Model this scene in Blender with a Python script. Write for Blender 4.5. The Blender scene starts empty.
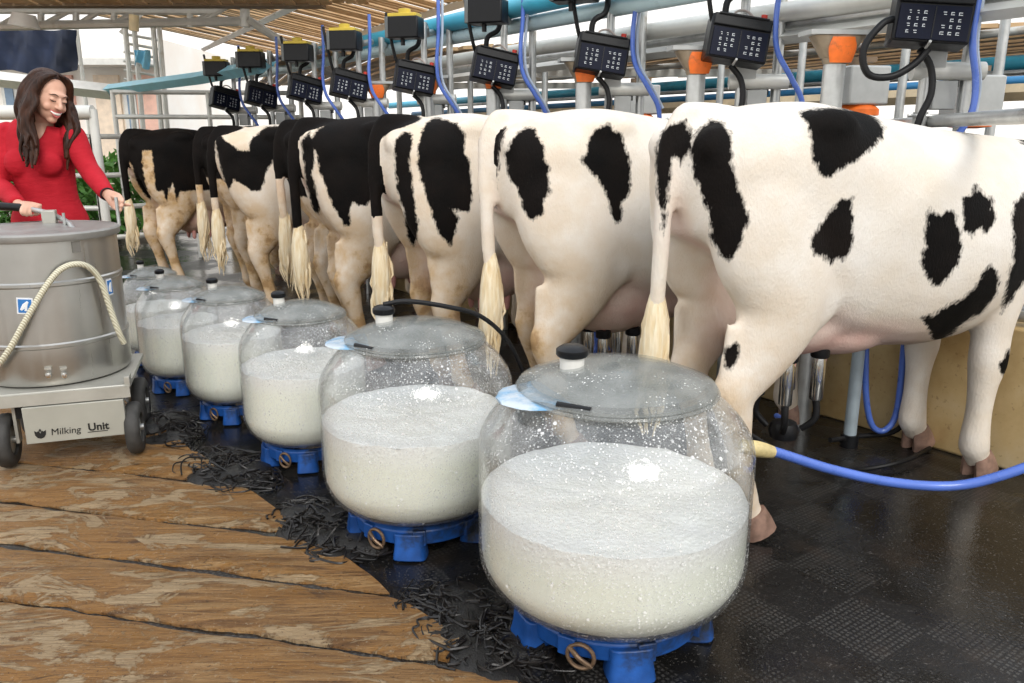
import bpy, math, random
import numpy as np
from mathutils import Vector, Matrix, noise as mnoise
random.seed(7)
SC = bpy.context.scene
COL = SC.collection
PI = math.pi
# ------------------------------------------------------------ camera
F = 800.0
TH = math.atan(206.0 / F)
CH = 1.37
cs, sn = math.cos(TH), math.sin(TH)
def P(u, v, Y):
    """point seen at (u,v) standing Y metres ahead of the camera"""
    a = (u - 512.0) / F; b = (341.5 - v) / F
    d = Vector((a, cs + b * sn, -sn + b * cs))
    t = Y / d.y
    return Vector((0, 0, CH)) + d * t
def onz(u, v, z=0.0):
    a = (u - 512.0) / F; b = (341.5 - v) / F
    d = Vector((a, cs + b * sn, -sn + b * cs))
    return Vector((0, 0, CH)) + d * ((z - CH) / d.z)
camd = bpy.data.cameras.new('camera')
cam = bpy.data.objects.new('camera', camd)
COL.objects.link(cam)
cam.location = (0, 0, CH)
cam.rotation_euler = (PI / 2 - TH, 0, 0)
camd.sensor_width = 36.0
camd.lens = F / 1024.0 * 36.0
camd.clip_end = 300
SC.camera = cam
SC.view_settings.view_transform = 'Standard'
SC.view_settings.look = 'None'
SC.view_settings.gamma = 1.0
SC.view_settings.use_curve_mapping = False

# row geometry
ROW = Vector((-0.672, 0.741, 0)).normalized()
INW = Vector((ROW.y, -ROW.x, 0))

# ------------------------------------------------------------ materials
def mk(name):
    m = bpy.data.materials.new(name)
    m.use_nodes = True
    nt = m.node_tree
    b = nt.nodes['Principled BSDF']
    return m, nt, b
def N(nt, typ, **kw):
    n = nt.nodes.new(typ)
    for k, v in kw.items():
        if k in n.inputs.keys(): n.inputs[k].default_value = v
        else: setattr(n, k, v)
    return n
def L(nt, a, b): nt.links.new(a, b)
def texco(nt, scale=(1, 1, 1), rot=(0, 0, 0), kind='Object'):
    t = N(nt, 'ShaderNodeTexCoord'); mp = N(nt, 'ShaderNodeMapping')
    mp.inputs['Scale'].default_value = scale; mp.inputs['Rotation'].default_value = rot
    L(nt, t.outputs[kind], mp.inputs['Vector']); return mp.outputs[0]
def noise(nt, vec, scale, detail=4, rough=.55, dist=0):
    n = N(nt, 'ShaderNodeTexNoise'); n.inputs['Scale'].default_value = scale
    n.inputs['Detail'].default_value = detail; n.inputs['Roughness'].default_value = rough
    n.inputs['Distortion'].default_value = dist
    if vec is not None: L(nt, vec, n.inputs['Vector'])
    return n.outputs['Fac']
def ramp(nt, fac, stops, interp='LINEAR'):
    r = N(nt, 'ShaderNodeValToRGB'); cr = r.color_ramp; cr.interpolation = interp
    while len(cr.elements) < len(stops): cr.elements.new(.5)
    for e, (p, c) in zip(cr.elements, stops):
        e.position = p
        if not isinstance(c, (tuple, list)): c = (c, c, c)
        e.color = (*c[:3], 1)
    L(nt, fac, r.inputs[0]); return r.outputs[0]
def mixc(nt, fac, a, b, mode='MIX'):
    m = N(nt, 'ShaderNodeMix', data_type='RGBA', blend_type=mode)
    for s, x in ((0, fac), (6, a), (7, b)):
        if hasattr(x, 'node'): L(nt, x, m.inputs[s])
        elif s == 0: m.inputs[0].default_value = x
        else: m.inputs[s].default_value = (*x[:3], 1)
    return m.outputs[2]
def math_(nt, op, a, b=0.0, clamp=False):
    m = N(nt, 'ShaderNodeMath', operation=op); m.use_clamp = clamp
    for i, x in enumerate((a, b)):
        if hasattr(x, 'node'): L(nt, x, m.inputs[i])
        else: m.inputs[i].default_value = x
    return m.outputs[0]
def bump(nt, b, h, strength=.3, dist=.01):
    n = N(nt, 'ShaderNodeBump'); n.inputs['Strength'].default_value = strength
    n.inputs['Distance'].default_value = dist
    L(nt, h, n.inputs['Height']); L(nt, n.outputs[0], b.inputs['Normal'])
MATS = {}
def simple(name, col, rough=.5, metal=0.0, var=.12, scale=8, bmp=.1, dirt=None, coat=0, spec=.5):
    if name in MATS: return MATS[name]
    m, nt, b = mk(name)
    v = texco(nt)
    n = noise(nt, v, scale, 5)
    lo = tuple(c * (1 - var) for c in col); hi = tuple(min(1, c * (1 + var)) for c in col)
    c = ramp(nt, n, [(.3, lo), (.7, hi)])
    if dirt:
        n2 = noise(nt, v, scale * .45, 6, .65)
        c = mixc(nt, ramp(nt, n2, [(dirt[1], 0.0), (dirt[1] + .12, 1.0)]), c, dirt[0])
    L(nt, c, b.inputs['Base Color'])
    b.inputs['Metallic'].default_value = metal
    r = ramp(nt, n, [(.3, max(0, rough - .08)), (.7, min(1, rough + .08))]); L(nt, r, b.inputs['Roughness'])
    b.inputs['Specular IOR Level'].default_value = spec
    if coat: b.inputs['Coat Weight'].default_value = coat
    if bmp: bump(nt, b, noise(nt, v, scale * 6, 3), bmp, .004)
    MATS[name] = m; return m

def M_steel(): return simple('galvanised_steel', (.52, .53, .52), .38, .75, .15, 14, .12, ((.30, .27, .22), .60))
def M_pipe(): return simple('painted_pale_pipe', (.66, .66, .62), .4, .25, .1, 6, .08, ((.42, .36, .28), .60))
def M_black(): return simple('black_plastic', (.007, .0075, .009), .38, 0, .2, 20, .08, spec=.3)
def M_rubber(): return simple('black_rubber', (.008, .008, .009), .45, 0, .3, 25, .15, spec=.3)
def M_bluehose(): return simple('blue_hose', (.085, .17, .58), .3, 0, .12, 9, .03, coat=.3)
def M_blue(): return simple('blue_plastic', (.010, .075, .30), .42, 0, .35, 12, .2, ((.015, .02, .03), .52))
def M_cyan(): return simple('cyan_pipe', (.06, .42, .60), .4, 0, .1, 5, .05, ((.05, .25, .34), .62))
def M_orange(): return simple('orange_paint', (.85, .17, .02), .5, 0, .15, 20, .1, ((.35, .10, .03), .62))
def M_yellow(): return simple('yellow_plastic', (.62, .46, .05), .5, 0, .15, 10, .1)
def M_red(): return simple('red_plastic', (.7, .04, .02), .4, 0, .1, 10, .05)
def M_white(): return simple('white_plastic', (.72, .71, .67), .45, 0, .08, 10, .05)
def M_grey(): return simple('grey_plastic', (.42, .43, .42), .45, 0, .1, 10, .05)

# ------------------------------------------------------------ mesh builder
def frames(pts, up=None):
    pts = [Vector(p) for p in pts]; n = len(pts); T = []
    for i in range(n):
        a = pts[max(0, i - 1)]; b = pts[min(n - 1, i + 1)]
        t = (b - a); T.append(t.normalized() if t.length > 1e-9 else Vector((0, 0, 1)))
    u = Vector(up) if up is not None else (Vector((1, 0, 0)) if abs(T[0].x) < .9 else Vector((0, 1, 0)))
    S = []
    for t in T:
        s = u - t * u.dot(t)
        if s.length < 1e-6: s = t.orthogonal()
        s.normalize(); S.append(s); u = s
    return pts, T, S
def smoothpath(pts, k=6):
    pts = [Vector(p) for p in pts]; out = []
    n = len(pts)
    for i in range(n - 1):
        p0 = pts[max(0, i - 1)]; p1 = pts[i]; p2 = pts[i + 1]; p3 = pts[min(n - 1, i + 2)]
        for j in range(k):
            t = j / k
            out.append(.5 * ((2 * p1) + (p2 - p0) * t + (2 * p0 - 5 * p1 + 4 * p2 - p3) * t * t + (3 * p1 - p0 - 3 * p2 + p3) * t ** 3))
    out.append(pts[-1]); return out
def smoothvals(vals, k=6):
    v = smoothpath([(a if isinstance(a, tuple) else (a, a)) + (0,) for a in vals], k)
    return [(max(1e-4, p.x), max(1e-4, p.y)) for p in v]
class MB:
    def __init__(s): s.v = []; s.f = []
    def add(s, vs, fs, M=None):
        o = len(s.v)
        for p in vs:
            p = Vector(p)
            s.v.append(M @ p if M is not None else p)
        s.f += [tuple(i + o for i in f) for f in fs]; return s
    def box(s, c, d, rot=None, M=None):
        x, y, z = d[0] / 2, d[1] / 2, d[2] / 2
        vs = [Vector((i * x, j * y, k * z)) for i in (-1, 1) for j in (-1, 1) for k in (-1, 1)]
        R = Matrix.Translation(c) @ (rot.to_4x4() if rot is not None else Matrix.Identity(4))
        if M is not None: R = M @ R
        return s.add(vs, [(0, 1, 3, 2), (4, 6, 7, 5), (0, 4, 5, 1), (2, 3, 7, 6), (0, 2, 6, 4), (1, 5, 7, 3)], R)
    def loft(s, pts, rad, n=12, up=None, cap=True, k=0, ex=1.0, M=None):
        if k: rad = smoothvals(rad if isinstance(rad, (list, tuple)) and not isinstance(rad[0], (int, float)) or isinstance(rad, list) else [rad] * len(pts), k); pts = smoothpath(pts, k)
        pts, T, S = frames(pts, up)
        if isinstance(rad, (int, float)): rad = [rad] * len(pts)
        vs = []; fs = []
        for i, p in enumerate(pts):
            r = rad[i]; ra, rb = (r, r) if isinstance(r, (int, float)) else r
            B = T[i].cross(S[i])
            for j in range(n):
                a = 2 * PI * j / n; c, d = math.cos(a), math.sin(a)
                if ex != 1: c = math.copysign(abs(c) ** ex, c); d = math.copysign(abs(d) ** ex, d)
                vs.append(p + S[i] * (ra * c) + B * (rb * d))
        m = len(pts)
        for i in range(m - 1):
            for j in range(n):
                k2 = (j + 1) % n
                fs.append((i * n + j, i * n + k2, (i + 1) * n + k2, (i + 1) * n + j))
        if cap:
            fs.append(tuple(range(n))[::-1]); fs.append(tuple((m - 1) * n + j for j in range(n)))
        return s.add(vs, fs, M)
    def cyl(s, a, b, r, n=16, r2=None, M=None, up=None):
        return s.loft([a, b], [r, r if r2 is None else r2], n=n, M=M, up=up)
    def lathe(s, prof, n=32, c=(0, 0, 0), M=None, closed=False):
        vs = []; fs = []; m = len(prof)
        for r, z in prof:
            for j in range(n):
                a = 2 * PI * j / n; vs.append(Vector((c[0] + r * math.cos(a), c[1] + r * math.sin(a), c[2] + z)))
        for i in range(m if closed else m - 1):
            i2 = (i + 1) % m
            for j in range(n):
                k = (j + 1) % n; fs.append((i * n + j, i * n + k, i2 * n + k, i2 * n + j))
        if not closed:
            if prof[0][0] > 1e-4: fs.append(tuple(range(n))[::-1])
            if prof[-1][0] > 1e-4: fs.append(tuple((m - 1) * n + j for j in range(n)))
        return s.add(vs, fs, M)
    def ell(s, c, r, n=16, m=10, M=None, R=None):
        vs = []; fs = []
        for i in range(m + 1):
            ph = PI * i / m
            rr = max(math.sin(ph), 1e-3)
            for j in range(n):
                a = 2 * PI * j / n
                p = Vector((r[0] * rr * math.cos(a), r[1] * rr * math.sin(a), r[2] * -math.cos(ph)))
                if R is not None: p = R @ p
                vs.append(Vector(c) + p)
        for i in range(m):
            for j in range(n):
                k = (j + 1) % n; fs.append((i * n + j, i * n + k, (i + 1) * n + k, (i + 1) * n + j))
        fs.append(tuple(range(n))[::-1]); fs.append(tuple(m * n + j for j in range(n)))
        return s.add(vs, fs, M)
    def torus(s, c, R, r, n=32, m=8, M=None):
        pts = []
        prof = [(R + r * math.cos(2 * PI * i / m), r * math.sin(2 * PI * i / m)) for i in range(m)]
        return s.lathe(prof, n, c, M, closed=True)
    def mesh(s, name, mat, smooth=True):
        me = bpy.data.meshes.new(name)
        me.from_pydata([tuple(p) for p in s.v], [], s.f); me.validate(); me.update()
        if mat is not None: me.materials.append(mat)
        if smooth:
            me.polygons.foreach_set('use_smooth', [True] * len(me.polygons))
            me.set_sharp_from_angle(angle=math.radians(40))
        return me
    def build(s, name, mat, parent=None, bevel=0, smooth=True, **tags):
        o = bpy.data.objects.new(name, s.mesh(name, mat, smooth)); COL.objects.link(o)
        if parent is not None: o.parent = parent
        if bevel:
            b = o.modifiers.new('bevel', 'BEVEL'); b.width = bevel; b.segments = 2; b.limit_method = 'ANGLE'; b.angle_limit = math.radians(50)
        tag(o, **tags); return o
def tag(o, label=None, cat=None, group=None, kind=None):
    if label: o['label'] = label
    if cat: o['category'] = cat
    if group: o['group'] = group
    if kind: o['kind'] = kind
    return o
def empty(name, loc, rz=0, label=None, cat=None, group=None, kind=None):
    o = bpy.data.objects.new(name, None); COL.objects.link(o)
    o.location = loc; o.rotation_euler = (0, 0, rz); o.empty_display_size = .05
    return tag(o, label, cat, group, kind)
def link_copy(o, parent=None):
    c = o.copy(); COL.objects.link(c)
    if parent is not None: c.parent = parent
    for ch in list(o.children): link_copy(ch, c)
    return c
def remeshed(mb, name, mat, voxel, smooth=3, parent=None, tri=False):
    me = mb.mesh(name + '_src', None, False)
    o = bpy.data.objects.new(name + '_src', me); COL.objects.link(o)
    r = o.modifiers.new('r', 'REMESH'); r.mode = 'VOXEL'; r.voxel_size = voxel; r.adaptivity = 0
    if smooth:
        q = o.modifiers.new('s', 'SMOOTH'); q.iterations = smooth; q.factor = .6
    dg = bpy.context.evaluated_depsgraph_get()
    ev = o.evaluated_get(dg)
    me2 = bpy.data.meshes.new_from_object(ev)
    bpy.data.objects.remove(o); bpy.data.meshes.remove(me)
    me2.name = name; me2.materials.clear(); me2.materials.append(mat)
    me2.polygons.foreach_set('use_smooth', [True] * len(me2.polygons))
    ob = bpy.data.objects.new(name, me2); COL.objects.link(ob)
    if parent is not None: ob.parent = parent
    return ob
# ------------------------------------------------------------ cows
def cow_material():
    m, nt, b = mk('cow_coat')
    v = texco(nt)
    at = N(nt, 'ShaderNodeAttribute'); at.attribute_name = 'coat'
    ap = N(nt, 'ShaderNodeAttribute'); ap.attribute_name = 'pink'
    ad = N(nt, 'ShaderNodeAttribute'); ad.attribute_name = 'dirt'
    n1 = noise(nt, v, 26, 3, .6); n2 = noise(nt, texco(nt, (1, 1, .35)), 110, 2)
    e = math_(nt, 'ADD', at.outputs['Fac'], math_(nt, 'MULTIPLY', math_(nt, 'SUBTRACT', n1, .5), .034))
    e = math_(nt, 'ADD', e, math_(nt, 'MULTIPLY', math_(nt, 'SUBTRACT', n2, .5), .022))
    black = ramp(nt, math_(nt, 'ADD', math_(nt, 'MULTIPLY', e, 40), .5, True), [(.25, 1.0), (.75, 0.0)])
    nb = noise(nt, v, 3.2, 4)
    white = ramp(nt, nb, [(.35, (.80, .74, .65)), (.62, (.86, .83, .78))])
    nd = noise(nt, v, 7, 5, .6)
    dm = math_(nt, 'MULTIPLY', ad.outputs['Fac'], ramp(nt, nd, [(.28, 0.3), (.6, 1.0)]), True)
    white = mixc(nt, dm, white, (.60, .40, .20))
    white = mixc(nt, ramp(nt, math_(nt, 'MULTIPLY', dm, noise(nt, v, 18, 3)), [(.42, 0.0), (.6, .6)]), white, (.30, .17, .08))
    np_ = noise(nt, v, 9, 4)
    pink = ramp(nt, np_, [(.3, (.72, .42, .36)), (.7, (.80, .58, .50))])
    white = mixc(nt, ap.outputs['Fac'], white, pink)
    blk = ramp(nt, nb, [(.4, (.0025, .0023, .0023)), (.75, (.010, .0065, .005))])
    c = mixc(nt, black, white, blk)
    L(nt, c, b.inputs['Base Color'])
    b.inputs['Roughness'].default_value = .75
    b.inputs['Sheen Weight'].default_value = .0
    b.inputs['Specular IOR Level'].default_value = .12
    h = noise(nt, texco(nt, (1, 1, .4)), 160, 3)
    bump(nt, b, math_(nt, 'ADD', h, math_(nt, 'MULTIPLY', noise(nt, v, 5, 3), 2.0)), .35, .010)
    return m
MCOAT = cow_material()
def M_switch():
    m, nt, b = mk('tail_hair')
    v = texco(nt, (1, 1, .12)); n = noise(nt, v, 70, 3)
    v2 = texco(nt)
    base = mixc(nt, noise(nt, v2, 6, 2), (.82, .70, .48), (.60, .40, .16))
    L(nt, mixc(nt, ramp(nt, n, [(.35, 0.0), (.7, .8)]), base, (.88, .80, .62)), b.inputs['Base Color'])
    b.inputs['Roughness'].default_value = .7; bump(nt, b, n, .8, .01); return m
MSW = M_switch()
MHOOF = simple('hoof_horn', (.26, .16, .12), .5, 0, .4, 20, .2)
MTEAT = simple('teat_skin', (.70, .34, .30), .5, 0, .1, 20, .1)
MEAR = simple('cow_ear', (.03, .025, .02), .7, 0, .2, 20, .1)

def sdf_poly(p, poly):
    """signed distance of points p (n,2) to polygon (m,2), negative inside"""
    n = len(poly); d = np.full(len(p), 1e9); ins = np.zeros(len(p), bool)
    for i in range(n):
        a = poly[i]; b = poly[(i + 1) % n]; e = b - a
        w = p - a; t = np.clip((w @ e) / max(e @ e, 1e-9), 0, 1)
        q = w - t[:, None] * e; d = np.minimum(d, (q ** 2).sum(1))
        c = ((a[1] <= p[:, 1]) != (b[1] <= p[:, 1]))
        den = (b[1] - a[1]) if abs(b[1] - a[1]) > 1e-9 else 1e-9
        xi = a[0] + (p[:, 1] - a[1]) / den * (b[0] - a[0])
        ins ^= c & (p[:, 0] < xi)
    d = np.sqrt(d); return np.where(ins, -d, d)

def cow_mb(tail, var, swing):
    dz = -.08 if var else 0
    r = random.Random(var)
    mb = MB()
    st = [(-.33, 1.365, 1.30, 1.18, .08), (-.30, 1.395, 1.28, 1.06, .18), (-.22, 1.43, 1.27, 1.02, .238), (-.10, 1.455, 1.27, .96, .262),
          (.03, 1.475, 1.27, .84, .278), (.13, 1.482, 1.27, .76, .287), (.26, 1.47, 1.20, .69, .28), (.42, 1.45, 1.10, .64, .285),
          (.60, 1.425, 1.03, .59, .32), (.80, 1.40, .99, .565, .34), (.98, 1.385, .99, .575, .33), (1.13, 1.375, 1.01, .61, .29),
          (1.28, 1.365, 1.05, .66, .24), (1.42, 1.352, 1.08, .74, .19), (1.55, 1.335, 1.10, .84, .13)]
    n = 28; vs = []; fs = []
    # resample the stations
    S = []
    A = np.array(st)
    xs = np.linspace(A[0, 0], A[-1, 0], 48)
    cols = [np.interp(xs, A[:, 0], A[:, k]) for k in range(1, 5)]
    for i, x in enumerate(xs):
        zt, zc, zb, hw = (c[i] for c in cols)
        rump = max(0, 1 - abs(x - .12) / .3)
        for j in range(n):
            a = 2 * PI * j / n; c, d = math.cos(a), math.sin(a)
            if d > 0:
                e = .80 - .16 * rump
                y = hw * math.copysign(abs(c) ** e, c); z = zc + (zt - zc) * d ** (e + .12)
            else:
                e = .92 - .30 * max(0, min(1, (.75 - x) / .4)); y = hw * math.copysign(abs(c) ** e, c); z = zc + (zc - zb) * -(-d) ** (e + .08)
            vs.append(Vector((x, y, z)))
    m = len(xs)
    for i in range(m - 1):
        for j in range(n):
            k = (j + 1) % n; fs.append((i * n + j, i * n + k, (i + 1) * n + k, (i + 1) * n + j))
    fs.append(tuple(range(n))); fs.append(tuple((m - 1) * n + j for j in range(n))[::-1])
    mb.add(vs, [f[::-1] for f in fs])
    # bony landmarks
    for sy in (-1, 1):
        mb.ell((.10, sy * .225, 1.395), (.12, .06, .06))
        mb.ell((-.25, sy * .125, 1.335), (.085, .06, .07))
        # thurl muscle and thigh
    up = (1, 0, 0)
    dx = [r.uniform(-.04, .05) for _ in range(4)]
    for q, sy in enumerate((-1, 1)):
        o = dx[q] if var else (-.055, .01)[q]
        pts = [(-.03, .12, 1.32), (-.06, .145, 1.20), (-.035, .16, 1.05), (.005, .168, .92), (.025 + o * .3, .17, .80), (-.01 + o * .5, .168, .69), (-.06 + o * .7, .165, .60),
               (-.10 + o, .16, .53), (-.085 + o, .16, .45), (-.06 + o, .16, .34), (-.035 + o, .16, .22), (-.02 + o, .16, .14), (.005 + o, .16, .09), (.03 + o, .16, .05)]
        rad = [(.17, .115), (.23, .125), (.235, .125), (.21, .12), (.175, .105), (.135, .085), (.098, .068), (.080, .060), (.068, .054), (.050, .044), (.047, .043), (.057, .052), (.047, .046), (.054, .05)]
        pts = [(x, sy * y, z) for x, y, z in pts]
        mb.loft(pts, rad, n=16, up=up, k=3)
        mb.loft([(-.14 + o, sy * .16, .60), (-.155 + o, sy * .16, .55), (-.14 + o, sy * .16, .50)], [(.02, .02), (.034, .028), (.02, .02)], n=10, up=up, k=3)   # point of hock
        mb.loft([(-.15 + o * .5, sy * .165, .78), (-.15 + o, sy * .16, .56)], [(.03, .02), (.022, .018)], n=8, up=up)
        # flank fold
        mb.loft([(.12, sy * .21, 1.0), (.17, sy * .20, .84), (.10, sy * .19, .72)], [(.10, .05), (.085, .045), (.04, .03)], n=12, up=up, k=3)
        o = (dx[2 + q] if var else (.02, .05)[q]) - .06
        pts = [(1.20, .12, 1.20), (1.19, .15, 1.02), (1.17, .165, .86), (1.17 + o * .4, .165, .72), (1.18 + o * .6, .16, .60), (1.19 + o * .8, .16, .48), (1.19 + o, .16, .40), (1.19 + o, .16, .28), (1.19 + o, .16, .17), (1.195 + o, .16, .12), (1.215 + o, .16, .085), (1.235 + o, .16, .05)]
        rad = [(.16, .09), (.165, .10), (.145, .092), (.105, .08), (.085, .068), (.082, .07), (.062, .058), (.052, .050), (.060, .056), (.064, .060), (.052, .052), (.056, .052)]
        mb.loft([(x, sy * y, z) for x, y, z in pts], rad, n=16, up=up, k=3)
    # udder
    mb.ell((.26, 0, .75 + dz * .8), (.27, .175, .165 - dz * .3)); mb.ell((.47, 0, .68 + dz * .3), (.26, .17, .115)); mb.ell((.06, 0, .84), (.13, .13, .22))
    mb.ell((.62, 0, .66), (.22, .12, .08))
    # brisket, neck, head
    mb.loft([(1.25, 0, 1.12), (1.48, 0, 1.14), (1.72, 0, 1.20), (1.95, 0, 1.27)], [(.235, .19), (.20, .15), (.17, .11), (.14, .10)], n=18, up=(0, 0, 1), k=4)
    mb.ell((1.40, 0, .82), (.16, .09, .14))
    hp = [(1.90, 0, 1.34), (2.0, 0, 1.29), (2.12, 0, 1.18), (2.24, 0, 1.06), (2.34, 0, .96), (2.38, 0, .92)]
    mb.loft(hp, [(.09, .09), (.13, .12), (.12, .105), (.09, .08), (.085, .08), (.06, .065)], n=16, up=(.6, 0, 1), k=3)
    for sy in (-1, 1):
        mb.loft([(1.96, sy * .09, 1.33), (1.93, sy * .17, 1.33), (1.90, sy * .25, 1.30)], [(.02, .03), (.02, .055), (.008, .02)], n=10, up=(1, 0, 0), k=3)
        mb.ell((2.06, sy * .10, 1.26), (.035, .03, .03))
    # tail
    mb.loft([(-.10, 0, 1.43), (-.22, 0, 1.437), (-.29, 0, 1.435)] + tail[:1], [.04, .04, .04, .038], n=10, k=3)
    mb.loft(tail, [(.042, .042)] + [(.040 - .014 * i / len(tail), .038 - .013 * i / len(tail)) for i in range(1, len(tail))], n=10, k=4)
    return mb, dx

PATCHES = {}
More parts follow.
